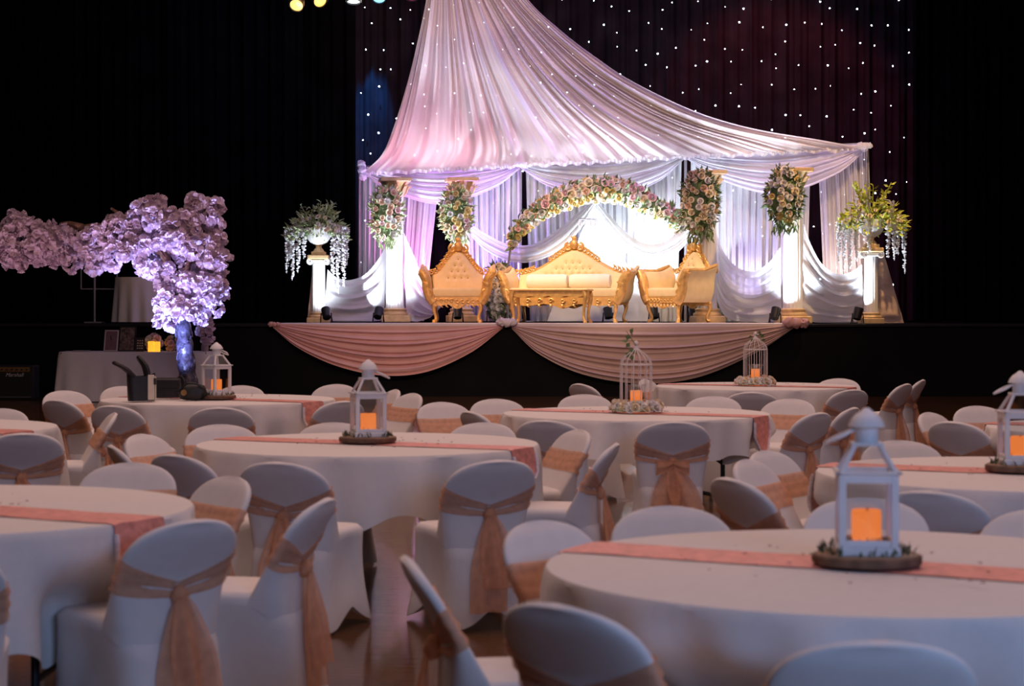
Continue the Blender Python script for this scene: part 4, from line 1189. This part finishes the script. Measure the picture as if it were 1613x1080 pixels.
def runner_mesh(seed, rad, rot, drop=.26):
    rr = random.Random(seed)
    L = TR + .012; wd = .135
    N = 90
    tot = L + drop
    def fn(u, v):
        s_ = (u * 2 - 1) * tot; y = (v - .5) * 2 * wd
        e = math.sqrt(max(.0, L * L - y * y))
        wob = .006 * math.sin(s_ * 7 + seed) 
        zr = .0025 + .0018 * (noise.noise(Vector((s_ * 6, y * 14, seed))) + .6)
        if abs(s_) <= e:
            return Vector((s_, y + wob, TZ + zr))
        k = (abs(s_) - e)
        fl = min(1, k / .05)
        taper = 1.0 if k < drop * .55 else max(.10, 1 - .9 * (k - drop * .55) / (drop * .45))
        z = TZ + zr - max(0, k - .004); yy = (y + wob) * taper; x_ = math.copysign(e, s_)
        an = math.atan2(yy, x_) + rot
        rr_ = max(math.hypot(x_, yy), rad(an, z)) + .010 * fl
        q = math.sqrt(max(.01, rr_ * rr_ - yy * yy))
        return Vector((math.copysign(q, s_), yy, z))
    mb = MB().grid(fn, N, 8); mb.fn = fn; mb.edge = (tot - drop + .03) / tot
    return mb
TABLES = {}
def banquet(key, px, py, X=None, d=None, tl_='', cl_='', rl_='', legrot=0.0, seed=1, hem=.30):
    if d is None:
        d = .743 * F / (py - HY); X = XW(px, d)
    TABLES[key] = (X, d)
    t = thing('banquet_table', tl_, 'table', (X, d, 0), legrot, 'round banquet tables')
    MB().lathe([(TR - .02, TZ - .035), (TR - .012, TZ - .03), (TR - .012, TZ - .006), (TR - .02, TZ - .004)], 48).build('table_top', 'table_wood', t)
    for sx in (-1, 1):
        x = sx * .45
        mb = MB()
        mb.tube([(x, -.42, .0), (x, -.42, TZ - .035)], .016, 8)
        o = mb.build('leg', 'black_metal', t)
        MB().tube([(x, .42, .0), (x, .42, TZ - .035)], .016, 8).build('leg', 'black_metal', t)
        MB().tube([(x, -.42, .2), (x, .42, .2)], .014, 6).build('leg_stretcher', 'black_metal', t)
        MB().tube([(x, -.42, .42), (x * .25, -.2, TZ - .04)], .010, 6).build('leg_brace', 'black_metal', t)
        MB().tube([(x, .42, .42), (x * .25, .2, TZ - .04)], .010, 6).build('leg_brace', 'black_metal', t)
    cm_ = cloth_mesh(seed, hem); c = cm_.build('tablecloth', 'white_linen'); c.location = (X, d, 0); c.rotation_euler = (0, 0, seed * 1.3)
    tag(c, cl_, 'tablecloth', 'white round tablecloths')
    ra_ = RUN + R((seed * 37 % 5) - 2)
    rm_ = runner_mesh(seed, cm_.rad, ra_ - seed * 1.3)
    r = rm_.build('table_runner', 'rose_satin'); r.location = (X, d, 0); r.rotation_euler = (0, 0, ra_)
    tag(r, rl_, 'table runner', 'rose gold table runners')
    for sg in (-1, 1):
        us = [.5 + sg * .5 * (rm_.edge + (1 - rm_.edge) * i / 10) for i in range(11)]
        pts = [rm_.fn(u_, 0) for u_ in us] + [rm_.fn(us[-1], v_ / 4) for v_ in range(1, 4)] + [rm_.fn(u_, 1) for u_ in reversed(us)]
        pts = [p_ + Vector((sg * .004, 0, 0)) for p_ in pts]
        MB().tube(pts, .009, 6).build('lace_edge', 'silver_lace', r)
    # scattered dark petals
    rr = random.Random(seed + 90); mb = MB()
    for i in range(34):
        a = rr.uniform(0, 2 * PI); q = .18 + .35 * rr.random() ** 1.5
        p = Vector((q * math.cos(a), q * math.sin(a), TZ + .016))
        s_ = rr.uniform(.006, .013)
        b = rr.uniform(0, 6)
        mb.add([p + Vector((s_ * math.cos(b), s_ * math.sin(b), 0)), p + Vector((-s_ * .6 * math.sin(b), s_ * .6 * math.cos(b), .004)), p - Vector((s_ * math.cos(b), s_ * math.sin(b), -.002)), p - Vector((-s_ * .6 * math.sin(b), s_ * .6 * math.cos(b), -.004))], [(0, 1, 2, 3)])
    o = mb.build('scattered_petals', 'petal_red', None, False); o.location = (X, d, 0); stuff(o)
    o['label'] = 'dark petals scattered on ' + cl_.split(' on ', 1)[1]; o['category'] = 'petals'
def T_(key, where, px, py, seed, **k):
    banquet(key, px, py, tl_='round banquet table, ' + where, cl_='white round tablecloth on ' + where, rl_='rose gold runner across ' + where, seed=seed, **k)
T_('T1', 'the nearest table, with the large blue-white lantern', 1365, 893, 1)
T_('T2', 'the centre-left lantern table', 580, 699, 2, hem=.39)
T_('T3', 'the middle birdcage table with a visible black leg', 1002, 651, 3, legrot=R(20), hem=.50)
T_('T4', 'the farthest table, with the right birdcage', 1190, 608, 4)
T_('T5', 'the far left table with handbags', 344, 0, 5, X=XW(344, 15.2), d=15.2)
T_('T6', 'the nearest left table, cut by the left frame edge', -94, 801, 6)
T_('T7', 'the right table with the lantern at the frame edge', 1614, 745, 7)
T_('T8', 'the small left-edge table behind the nearest left one', 0, 0, 8, X=-3.68, d=11.7)
T_('T9', 'the right-edge table seen behind the frame-edge lantern', 0, 0, 9, X=3.80, d=11.7)

# ------------------------------------------------------------------ centrepieces
def lantern(key, label, rz, candle_l, plate_l, scale=1.0, dx=0.0, dy=0.0, group='white metal lanterns'):
    X, d = TABLES[key]; X += dx; d += dy
    zb = TZ + .012
    pl = thing('wood_slice', plate_l, 'wood slice', (X, d, zb), rz, 'wood slices under the lanterns')
    MB().lathe([(.138, 0), (.146, .004), (.147, .020), (.142, .025)], 40, mod=lambda a, z: 1 + .02 * math.sin(3 * a) + .012 * math.sin(7 * a + 1)).build('slice', 'cut_wood', pl)
    MB().lathe([(.150, -.001), (.153, .004), (.153, .021), (.144, .0255)], 40, mod=lambda a, z: 1 + .02 * math.sin(3 * a) + .014 * math.sin(9 * a + 1), caps=False).build('bark', 'bark_wood', pl)
    rr = random.Random(int(X * 50)); mb = MB()
    for i in range(110):
        a = rr.uniform(0, 2 * PI); q = rr.uniform(.105, .135)
        if abs(math.cos(a)) < .55 and rr.random() < .55: continue
        leaf(mb, (q * math.cos(a), q * math.sin(a), .024), (rr.uniform(-.6, .6), rr.uniform(-.6, .6), 1), rr.uniform(.015, .045), .008, rr)
    stuff(mb.build('moss_sprigs', 'moss', pl, False))
    t = thing('lantern', label, 'lantern', (X, d, zb + .026), rz, group)
    w_ = .083; m = 'white_metal'
    MB().box((0, 0, .012), (.176, .176, .024), .003).build('base', m, t, False)
    for sx in (-1, 1):
        for sy in (-1, 1):
            MB().box((sx * (w_ - .0105), sy * (w_ - .0105), .125), (.021, .021, .205), .002).build('post', m, t, False)
    for k in range(4):
        T = Matrix.Rotation(k * PI / 2, 4, 'Z')
        MB().box((0, -(w_ - .010), .216), (.126, .018, .026), .002, T=T).build('top_rail', m, t, False)
        MB().box((0, -(w_ - .010), .0335), (.124, .014, .019), .002, T=T).build('bottom_rail', m, t, False)
        MB().box((0, -(w_ - .010), .126), (.1245, .002, .160), T=T).build('glass_pane', 'clear_glass', t, False)
        # sloping roof: hip bar and glazed slope
        MB().tube([T @ Vector((-w_ + .008, -w_ + .008, .232)), T @ Vector((-.036, -.036, .305))], .0075, 6).build('hip_bar', m, t)
        q = [T @ Vector(v) for v in ((-w_ + .012, -w_ + .008, .233), (w_ - .012, -w_ + .008, .233), (.036, -.037, .303), (-.036, -.037, .303))]
        MB().add(q, [(0, 1, 2, 3)]).build('roof_pane', 'clear_glass', t, False)
    for k in range(4):
        T = Matrix.Rotation(k * PI / 2, 4, 'Z')
        MB().box((0, -(w_ + .001), .232), (.184, .016, .008), .002, T=T).build('eave', m, t, False)
    MB().box((0, 0, .309), (.088, .088, .010), .002).build('roof_plate', m, t, False)
    MB().lathe([(.033, .314), (.033, .362)], 24).build('chimney', m, t)
    MB().lathe([(.052, .358), (.050, .364), (.043, .378), (.032, .391), (.018, .400), (.009, .409), (.001, .411)], 24).build('cap', m, t)
    pts = [(.030, 0, .352)] + [(.03 + .085 * i / 8, .030 * math.sin(PI * i / 8), .352 - .042 * i / 8) for i in range(1, 9)]
    h = MB(); h.tube(pts, .005, 6); h.tube([(x, -y, z) for x, y, z in pts], .005, 6)
    h.build('carry_ring', m, t)
    mo = MB()
    for i in range(60):
        a = rr.uniform(0, 2 * PI); q = rr.uniform(.044, .066)
        leaf(mo, (q * math.cos(a), q * math.sin(a), .024), (rr.uniform(-.5, .5), rr.uniform(-.5, .5), 1), rr.uniform(.012, .03), .012, rr)
    stuff(mo.build('moss', 'moss', t, False))
    cz = zb + .0502
    pillar_candle('lantern_candle', (X, d, cz), .042, .098, 'candle_flame_wax', candle_l, 'candles in the lanterns')
    return t
lantern('T1', 'large pale blue-white lantern on the nearest table', R(174), 'glowing orange candle in the nearest pale blue lantern', 'bark wood slice under the nearest lantern')
lantern('T2', 'white lantern on the centre-left table', R(16), 'glowing orange candle in the centre-left lantern', 'bark wood slice under the centre-left lantern')
lantern('T5', 'white lantern on the far left table beside the handbags', R(47), 'glowing candle in the far left lantern', 'bark wood slice under the far left lantern', dx=.0, dy=-.1)
lantern('T7', 'white lantern cut by the right frame edge', R(178), 'glowing orange candle in the lantern at the right frame edge', 'bark wood slice under the right edge lantern', dx=-.02)

def birdcage(key, label, cl_, gl_, wl_, sprig):
    X, d = TABLES[key]
    zb = TZ + .012
    wr = thing('flower_wreath', wl_, 'wreath', (X, d, zb), 0, 'cream flower wreaths around the birdcages')
    rr = random.Random(int(d * 10))
    MB().tube([(.158 * math.cos(a * PI / 12), .158 * math.sin(a * PI / 12), .022) for a in range(25)], .020, 8).build('ring', 'leaf_sage', wr)
    for k in range(66):
        a = 2 * PI * k / 33 + rr.uniform(-.08, .08); tier = k >= 33
        q = (.150 if tier else .176) + rr.uniform(-.008, .008)
        nrm = Vector((math.cos(a) * (.5 if tier else 1), math.sin(a) * (.5 if tier else 1), 1.0 if tier else .35)) + Vector((rr.uniform(-.3, .3), rr.uniform(-.3, .3), rr.uniform(-.2, .2)))
        place('blossom', ROSE if k % 2 else ROSE_B, wr, (q * math.cos(a), q * math.sin(a), (.055 if tier else .030) + rr.uniform(-.004, .012)), face_dir(nrm), rr.uniform(.024, .036), 'rose_white' if k % 3 else 'rose_cream')
    t = thing('birdcage', label, 'birdcage', (X, d, zb), 0, 'white wire birdcages')
    rc_ = .108; hs = .32
    MB().tube([(rc_ * math.cos(a * PI / 12), rc_ * math.sin(a * PI / 12), .006) for a in range(25)], .006, 6).build('base_ring', 'wire_white', t)
    MB().tube([(rc_ * math.cos(a * PI / 12), rc_ * math.sin(a * PI / 12), hs) for a in range(25)], .004, 6).build('top_ring', 'wire_white', t)
    for k in range(14):
        a = 2 * PI * k / 14; c, s_ = math.cos(a), math.sin(a)
        pts = [(rc_ * c, rc_ * s_, 0.004), (rc_ * c, rc_ * s_, hs)] + [(rc_ * f_ * c, rc_ * f_ * s_, z) for f_, z in ((.93, hs + .03), (.70, hs + .062), (.40, hs + .085), (.2, hs + .105))]
        MB().tube(pts, .0032, 5).build('wire', 'wire_white', t)
    MB().lathe([(.026, hs + .098), (.018, hs + .115), (.011, hs + .130), (.018, hs + .145), (.012, hs + .158), (.002, hs + .165)], 12).build('finial', 'wire_white', t)
    sg = MB().tube([(.0, -.012, hs + .13), (sprig[0][0], -.015, hs + sprig[0][1])], .003, 4).build('leaf_sprig', 'leaf_green', t, False)
    for (x, z, L, an) in sprig:
        m1 = MB(); leaf(m1, (x, -.015, hs + z), (math.cos(an), -.25, math.sin(an)), L, L * .8, rr); m1.build('leaf', 'leaf_green', sg, False)
        m1 = MB(); leaf(m1, (x + .012, -.02, hs + z - .02), (math.cos(an + .6), -.2, math.sin(an + .6)), L * .9, L * .75, rr); m1.build('leaf', 'leaf_green', sg, False)
    h = thing('hurricane_glass', gl_, 'glass', (X, d - .012, zb), 0, 'hurricane glasses in the birdcages')
    MB().lathe([(.048, .002), (.056, .01), (.057, .13), (.062, .165), (.074, .185), (.072, .185), (.060, .165), (.055, .13)], 28, caps=False).build('glass_body', 'frosted_glass', h)
    MB().lathe([(.050, .0), (.056, .004), (.050, .008)], 28).build('glass_foot', 'clear_glass', h)
    pillar_candle('hurricane_candle', (X, d - .012, zb + .009), .041, .135, 'candle_flame_wax', cl_, 'candles in the hurricane glasses')
birdcage('T3', 'white wire birdcage with a tall ivy sprig on middle table', 'glowing candle in the middle table hurricane glass', 'clear hurricane glass by the ivy-topped birdcage', 'cream flower wreath around the ivy-topped birdcage',
         [(-.05, .20, .05, 2.2), (-.055, .17, .05, 3.4), (-.04, .21, .045, 1.2), (-.045, .09, .05, 4.2), (-.04, .12, .045, 5.0)])
birdcage('T4', 'white wire birdcage with low leaves on the farthest table', 'glowing candle in the farthest table hurricane glass', 'clear hurricane glass by the farthest birdcage', 'cream flower wreath around the farthest birdcage',
         [(.03, .13, .05, .1), (.035, .11, .05, -.6), (-.03, .12, .045, 3.3), (.02, .15, .045, .8)])

# handbags on the far left table
dbg = 14.75
t = thing('tote_bag', 'black and cream tote bag with raised handles on far left table', 'bag', (XW(222, dbg), dbg, TZ + .004), R(24))
def tote(u, v):
    a = 2 * PI * u; n = 5
    r = (abs(math.cos(a)) ** n + abs(math.sin(a)) ** n) ** (-1 / n)
    k = 1 + .10 * v
    return Vector((math.cos(a) * r * .095 * k, math.sin(a) * r * .065 * (1 - .12 * v), .006 + .20 * v + (.012 * math.cos(2 * a) * v)))
mb = MB(); mb.grid(tote, 40, 8, wrap=True); mb.grid(lambda u, v: tote(u, 0) * Vector((1, 1, 1)) if v > .5 else Vector((0, 0, .006)), 40, 1, wrap=True)
mb.build('bag_body', 'black_leather', t)
MB().box((.098, 0, .10), (.016, .115, .185), .006).build('cream_panel', 'cream_leather', t, False)
MB().box((.062, -.068, .11), (.05, .006, .19), .002).build('cream_panel', 'cream_leather', t, False)
MB().box((.09, -.070, .155), (.02, .006, .05), .002).build('buckle', 'black_leather', t, False)
MB().tube(catmull([(-.06, -.05, .19), (-.12, -.05, .25), (-.19, -.02, .29), (-.20, .02, .295), (-.13, .05, .26), (-.06, .05, .20)], 24), .016, 7).build('handle', 'black_leather', t)
MB().tube(catmull([(.05, -.05, .20), (.03, -.05, .27), (-.01, -.02, .33), (-.015, .02, .33), (.03, .05, .27), (.05, .05, .20)], 24), .016, 7).build('handle', 'black_leather', t)
o = MB().box((0, 0, .055), (.035, .03, .11), .006).build('green_packet', 'green_box', None, False); o.location = (XW(241, 14.85), 14.85, TZ + .004)
tag(o, 'small green packet standing right of the tote bag', 'packet')
t = thing('handbag', 'black handbag with short strap behind the tote bag', 'bag', (XW(263, 15.15), 15.15, TZ + .010), R(-5))
MB().grid(lambda u, v: Vector((.112 * math.copysign(abs(math.cos(2 * PI * u)) ** .4, math.cos(2 * PI * u)) * (1 - .06 * v), .05 * math.copysign(abs(math.sin(2 * PI * u)) ** .5, math.sin(2 * PI * u)) * (1.05 - .75 * v ** 3), .005 + .155 * v)), 40, 10, wrap=True).build('bag_body', 'black_leather', t)
MB().box((0, -.045, .115), (.215, .02, .075), .008).build('flap', 'black_leather', t, False)
MB().tube(catmull([(.08, 0, .15), (.11, 0, .175), (.14, -.01, .13), (.125, -.02, .06)], 12), .006, 6).build('strap', 'black_leather', t)
t = thing('soft_bag', 'low slouching black bag between handbag and far left lantern', 'bag', (XW(303, 14.95), 14.95, TZ + .010), R(4))
MB().ball((0, 0, .055), (.115, .055, .065), 20, 12, bump=.25, seed=4).build('bag_body', 'black_leather', t)
MB().tube(catmull([(-.08, -.03, .09), (-.03, -.05, .125), (.04, -.05, .12), (.09, -.03, .08)], 12), .008, 6).build('strap', 'black_leather', t)
MB().lathe([(.001, 0), (.024, .0), (.022, .006)], 16, T=Matrix.Translation((-.06, -.055, .055)) @ Matrix.Rotation(R(90), 4, 'X')).build('badge', 'brass_panel', t)

# ------------------------------------------------------------------ covered chairs
A0 = Vector((0, -.115, .42)); A1 = Vector((0, -.335, .79))
AX = (A1 - A0); LB = AX.length; AX.normalize()
NF = Vector((0, AX.z, -AX.y))         # towards the sitter
def back_half(s):
    w_ = .205 + .022 * min(1, s / .22)
    k = s - (LB - .15)
    if k > 0: w_ *= math.sqrt(max(0, 1 - (k / .1505) ** 2)) ** .86
    return w_
def back_pt(a, s, off=0.0):
    w_ = back_half(s) + off
    c, sn = math.cos(a), math.sin(a)
    x = math.copysign(abs(c) ** .45, c) * w_
    f_ = math.copysign(abs(sn) ** .6, sn)
    tk = .021 if s < LB - .05 else .021 * max(.25, (LB - s) / .05) ** .5
    bow = .018 * (1 - (x / .23) ** 2)
    if f_ > 0: dep = f_ * (tk + off) - bow
    else:
        tb = tk + max(0, .19 - s) * .66
        dep = f_ * (tb + off) - bow
    return A0 + AX * s + NF * dep + Vector((x, 0, 0))
srows = [0, .05, .10, .15, .20, .25] + [LB - .15 + .15 * math.sin(PI / 2 * i / 8) for i in range(9)]
srows[-1] = LB
def chair_proto(seed, short_bow=False):
    rr = random.Random(seed)
    t = bpy.data.objects.new('banquet_chair', None); COL.objects.link(t)
    mb = MB(); n = 36; R_ = len(srows)
    vs = [back_pt(2 * PI * k / n, s) for s in srows for k in range(n)]
    fs = [(j * n + k, j * n + (k + 1) % n, (j + 1) * n + (k + 1) % n, (j + 1) * n + k) for j in range(R_ - 1) for k in range(n)]
    fs.append(tuple(range((R_ - 1) * n, R_ * n)))
    mb.add(vs, fs); mb.build('back_cover', 'white_spandex', t, True, 75)
    def seat(u, v):
        a = 2 * PI * u; c, s_ = math.cos(a), math.sin(a)
        e = 6.0; r = (abs(c) ** e + abs(s_) ** e) ** (-1 / e)
        x, y = c * r, s_ * r
        corner = abs(math.sin(2 * a)) ** 1.5
        if v < .3:
            k = v / .3
            q = (0, .55, .9, 1.0)[min(3, int(k * 3 + .001))]
            z = (.472, .470, .462, .44)[min(3, int(k * 3 + .001))]
            return Vector((x * .207 * q, (y * .205) * q - .005, z))
        k = (v - .3) / .7
        hx = .207 + .030 * k * k - .022 * math.sin(PI * min(1, k * 1.1)) * (.5 + .5 * (1 - corner))
        yy = y * (.205 + .012 * k) - .005 - .05 * k * (1 if y < 0 else -.35) * abs(y)
        if y < 0: yy -= .044 * abs(y) * min(1, k / .22)
        pull = 1 - .10 * k * (1 - corner)
        z = .44 * (1 - k) + (.012 + .085 * (1 - corner)) * k
        wr_ = .004 * math.sin(9 * a + seed) * k
        return Vector((x * hx * pull + wr_, yy * (1 - .06 * k * (1 - corner)), z))
    MB().grid(seat, 64, 20, wrap=True).build('seat_cover', 'white_spandex', t, True, 70)
    # sash band
    nb, mrow = 48, 8
    def band(u, v):
        a = 2 * PI * u
        front = math.sin(a) > -0.02
        ctr, half = .225, .062
        if not front:
            x = abs(back_pt(a, .2).x) / .225
            ctr = .225 - .045 * (1 - x); half = .062 * (.42 + .58 * x)
        s_ = ctr + (v - .5) * 2 * half
        off = .006 + .004 * math.sin(v * 17 + 3 * math.sin(a) + seed)
        return back_pt(a, s_, off)
    MB().grid(band, nb, mrow, wrap=True).build('sash', 'peach_organza', t, True, 80)
    kp = back_pt(-PI / 2, .17, .022)
    b = MB().ball(kp, (.034, .026, .032), 10, 8, bump=.4, seed=seed).build('sash_knot', 'peach_organza', t)
    if short_bow: z1s = (.22, .25)
    else: z1s = (.12 + rr.uniform(-.04, .03), .18 + rr.uniform(-.05, .03))
    for q, z1 in enumerate(z1s):
        sg = -1 if q == 0 else 1
        ph = rr.uniform(0, 6)
        dx = .05 + rr.uniform(-.02, .03)
        def tailf(u, v, sg=sg, z1=z1, ph=ph, dx=dx):
            wd = .02 + .075 * min(1, v * 1.8) ** .7
            x = sg * dx * v * (1.2 if short_bow else .7) + (u - .5) * 2 * wd
            z = kp.z - (kp.z - z1) * v
            y = kp.y - .012 - (.33 + kp.y) * v * .75 - .016 * math.sin(u * 13 + ph) * min(1, v * 2) - .008 * q
            return Vector((x, y, z))
        MB().grid(tailf, 18, 10).build('sash_tail', 'peach_organza', t, True, 80)
    if short_bow:
        for sg in (-1, 1):
            def lp(u, v, sg=sg):
                a = 2 * PI * u
                return kp + Vector((sg * (.05 - .05 * math.cos(a)) , -.02 - .015 * math.sin(a) + .008 * math.sin(v * 9), (v - .5) * (.02 + .07 * math.sin(PI * u)) - .03 * math.sin(PI * u)))
            MB().grid(lp, 18, 5).build('bow_loop', 'peach_organza', t, True, 80)
    return t
PROTOS = [chair_proto(s) for s in (1, 2, 3)] + [chair_proto(9, True)]
USED = [False] * 4
POS = []
def chair(px, py, face, label, kind=None, dx=0, dy=0, X=None, d=None):
    if d is None:
        d = (CAMZ - .79) * F / (py - HY); X = XW(px, d)
    fx, fy = math.cos(R(face)), math.sin(R(face))
    ox, oy = X + fx * .33, d + fy * .33
    i = kind if kind is not None else (len(POS) * 7 + len(POS) // 3) % 3
    if USED[i]: o = copy_tree(PROTOS[i])
    else: o = PROTOS[i]; USED[i] = True
    o.location = (ox, oy, 0); o.rotation_euler = (0, 0, R(face - 90))
    tag(o, label, 'chair', 'white covered banquet chairs')
    POS.append((ox, oy, face, label))
C = chair
# nearest table
C(1380, 1003, 88, 'white covered chair cut by the bottom edge before the nearest table')
C(880, 946, 48, 'white covered chair, back to us, at the left front of nearest table')
C(848, 818, 318, 'white covered chair at the left rear of the nearest table, front showing')
C(1050, 795, 285, 'white covered chair top showing behind the nearest table, left of lantern')
C(1362, 782, 264, 'white covered chair seen through the nearest lantern glass')
C(1650, 800, 232, 'white covered chair sliver at right edge behind the nearest table')
C(646, 873, 8, 'white covered chair seen edge-on at bottom centre with trailing peach sash')
# centre-left lantern table
C(782, 722, 116, 'white covered chair, back to us, at right front of centre-left lantern table')
C(438, 725, 70, 'white covered chair, back to us, at left front of centre-left lantern table')
C(912, 675, 203, 'white covered chair with peach band facing left, right of centre-left lantern table')
C(966, 696, 168, 'white covered chair edge-on facing left, right of the peach-banded chair')
C(525, 664, 278, 'white covered chair top behind centre-left lantern, left of it')
C(764, 664, 250, 'white covered chair top behind centre-left table, right of its lantern')
C(346, 667, 292, 'white covered chair, front showing, at left rear of centre-left lantern table')
C(222, 682, 338, 'small white covered chair facing right between left-edge and bag tables')
C(180, 699, 22, 'dark-sided white covered chair half hidden behind the nearest left table')
C(276, 713, 52, 'white covered chair, dark back to us, left of the centre-left lantern table')
# far left table with bags
C(347, 640, 92, 'white covered chair, back to us, in front of the far left bag table')
C(540, 630, 128, 'white covered chair, back to us, seen behind the centre-left lantern')
C(622, 612, 200, 'slim edge-on white covered chair just right of the centre-left lantern top')
C(650, 618, 212, 'white covered chair facing left, second right of centre-left lantern top')
C(531, 604, 250, 'pinkish white covered chair top behind the far left table end')
C(380, 606, 268, 'white covered chair top behind the far left lantern')
C(193, 607, 300, 'white covered chair top behind the tote bag')
C(178, 637, 66, 'white covered chair, back to us, at left end of the bag table')
C(90, 628, 52, 'front one of two overlapping white covered chairs by the long table')
C(100, 614, 312, 'rear one of two overlapping white covered chairs by the long table')
# left edge table
C(2, 642, 262, 'white covered chair top at the left edge behind the left-edge table')
C(36, 680, 108, 'white covered chair, back to us, at the left edge with orange sash')
C(178, 648, 196, 'white covered chair edge-on facing left above the nearest left table')
# nearest left table
C(208, 727, 262, 'white covered chair top behind the nearest left table')
C(364, 748, 218, 'white covered chair with peach band facing left, beside the nearest left table')
C(302, 815, 136, 'large white covered chair, back to us, right of the nearest left table')
C(508, 782, 168, 'tall edge-on white covered chair facing left with trailing sash, centre left')
C(0, 0, 100, 'white covered chair cut by the bottom left corner', X=-1.70, d=5.6)
# middle birdcage table
C(1062, 662, 93, 'white covered chair with neat peach bow before the middle birdcage table', 3)
C(860, 660, 66, 'white covered chair, dark back to us, left front of the middle birdcage table')
C(920, 620, 278, 'white covered chair top behind the middle birdcage table at left')
C(914, 603, 35, 'small tilted white covered chair top before the stage swag')
C(1125, 623, 256, 'white covered chair top behind middle birdcage table at right')
C(1246, 627, 238, 'white covered chair, front showing, right of the middle birdcage table')
C(1288, 648, 138, 'tall white covered chair, back to us, right of middle birdcage table')
C(1342, 640, 150, 'narrow white covered chair leaning, right of the tall one')
C(742, 646, 28, 'small white covered chair turned away, left of the middle birdcage table')
C(694, 632, 300, 'white covered chair facing us, left one of the pair before the stage')
C(780, 627, 290, 'white covered chair facing us, right one of the pair before the stage')
# farthest table
C(1184, 616, 82, 'white covered chair, dark back to us, before the farthest birdcage table')
C(1342, 612, 122, 'white covered chair, back to us, right of the farthest birdcage table')
C(1322, 595, 246, 'white covered chair top behind the farthest birdcage table')
C(1016, 596, 335, 'white covered chair seen through the middle birdcage')
C(1426, 603, 146, 'tall tilted white covered chair with orange sash against the black stage')
C(0, 0, 155, 'white covered chair sliver directly behind the tall tilted chair', X=3.87, d=18.3)
# right side tables
C(1463, 648, 322, 'slim white covered chair left of the round-backed chair at right')
C(1502, 662, 42, 'round-backed white covered chair with orange sash near right edge')
C(1538, 638, 290, 'white covered chair facing us left of the right edge lantern')
C(1640, 682, 70, 'white covered chair seen through the right edge lantern')
C(1152, 750, 26, 'white covered chair, dark back left, behind the nearest table edge')
C(1206, 708, 322, 'white covered chair with shiny peach band facing right, centre right')
C(1176, 722, 330, 'white covered chair tucked behind the shiny-banded chair')
C(1415, 692, 278, 'white covered chair top behind the right lantern table')
C(1462, 770, 60, 'white covered chair, dark back to us, right of the nearest lantern')
for i, u in enumerate(USED):
    if not u: print('unused chair proto', i)

# a seat pushed under a table presses the hanging cloth inwards
def sstep(a, b, x):
    t_ = min(1, max(0, (x - a) / (b - a))); return t_ * t_ * (3 - 2 * t_)
for o in [q for q in COL.objects if q.name.split('.')[0] in ('tablecloth',)]:
    X0, Y0 = o.location.x, o.location.y
    near = [c for c in POS if math.hypot(c[0] - X0, c[1] - Y0) < 1.35]
    if not near or o.location.y > 25: continue
    ca, sa = math.cos(o.rotation_euler.z), math.sin(o.rotation_euler.z)
    for v in o.data.vertices:
        if v.co.z > .735: continue
        wx = X0 + v.co.x * ca - v.co.y * sa; wy = Y0 + v.co.x * sa + v.co.y * ca
        best = 1.0
        for (cx_, cy_, f_, _) in near:
            fx, fy = math.cos(R(f_)), math.sin(R(f_))
            rx_, ry_ = wx - cx_, wy - cy_
            lx, ly = rx_ * fy - ry_ * fx, rx_ * fx + ry_ * fy
            side = 1 - sstep(.24, .44, abs(lx))
            if side <= 0 or ly > .245 or ly < -.4: continue
            # distance to move towards the table centre so that the point clears the seat front
            dx_, dy_ = X0 - wx, Y0 - wy; L_ = math.hypot(dx_, dy_)
            adv = max(.35, (dx_ * fx + dy_ * fy) / L_)
            need = min(.22, (.245 - ly) / adv) * side * (1 - sstep(.46, .66, v.co.z))
            best = min(best, max(.70, 1 - need / L_))
        v.co.x *= best; v.co.y *= best
    o.data.update()
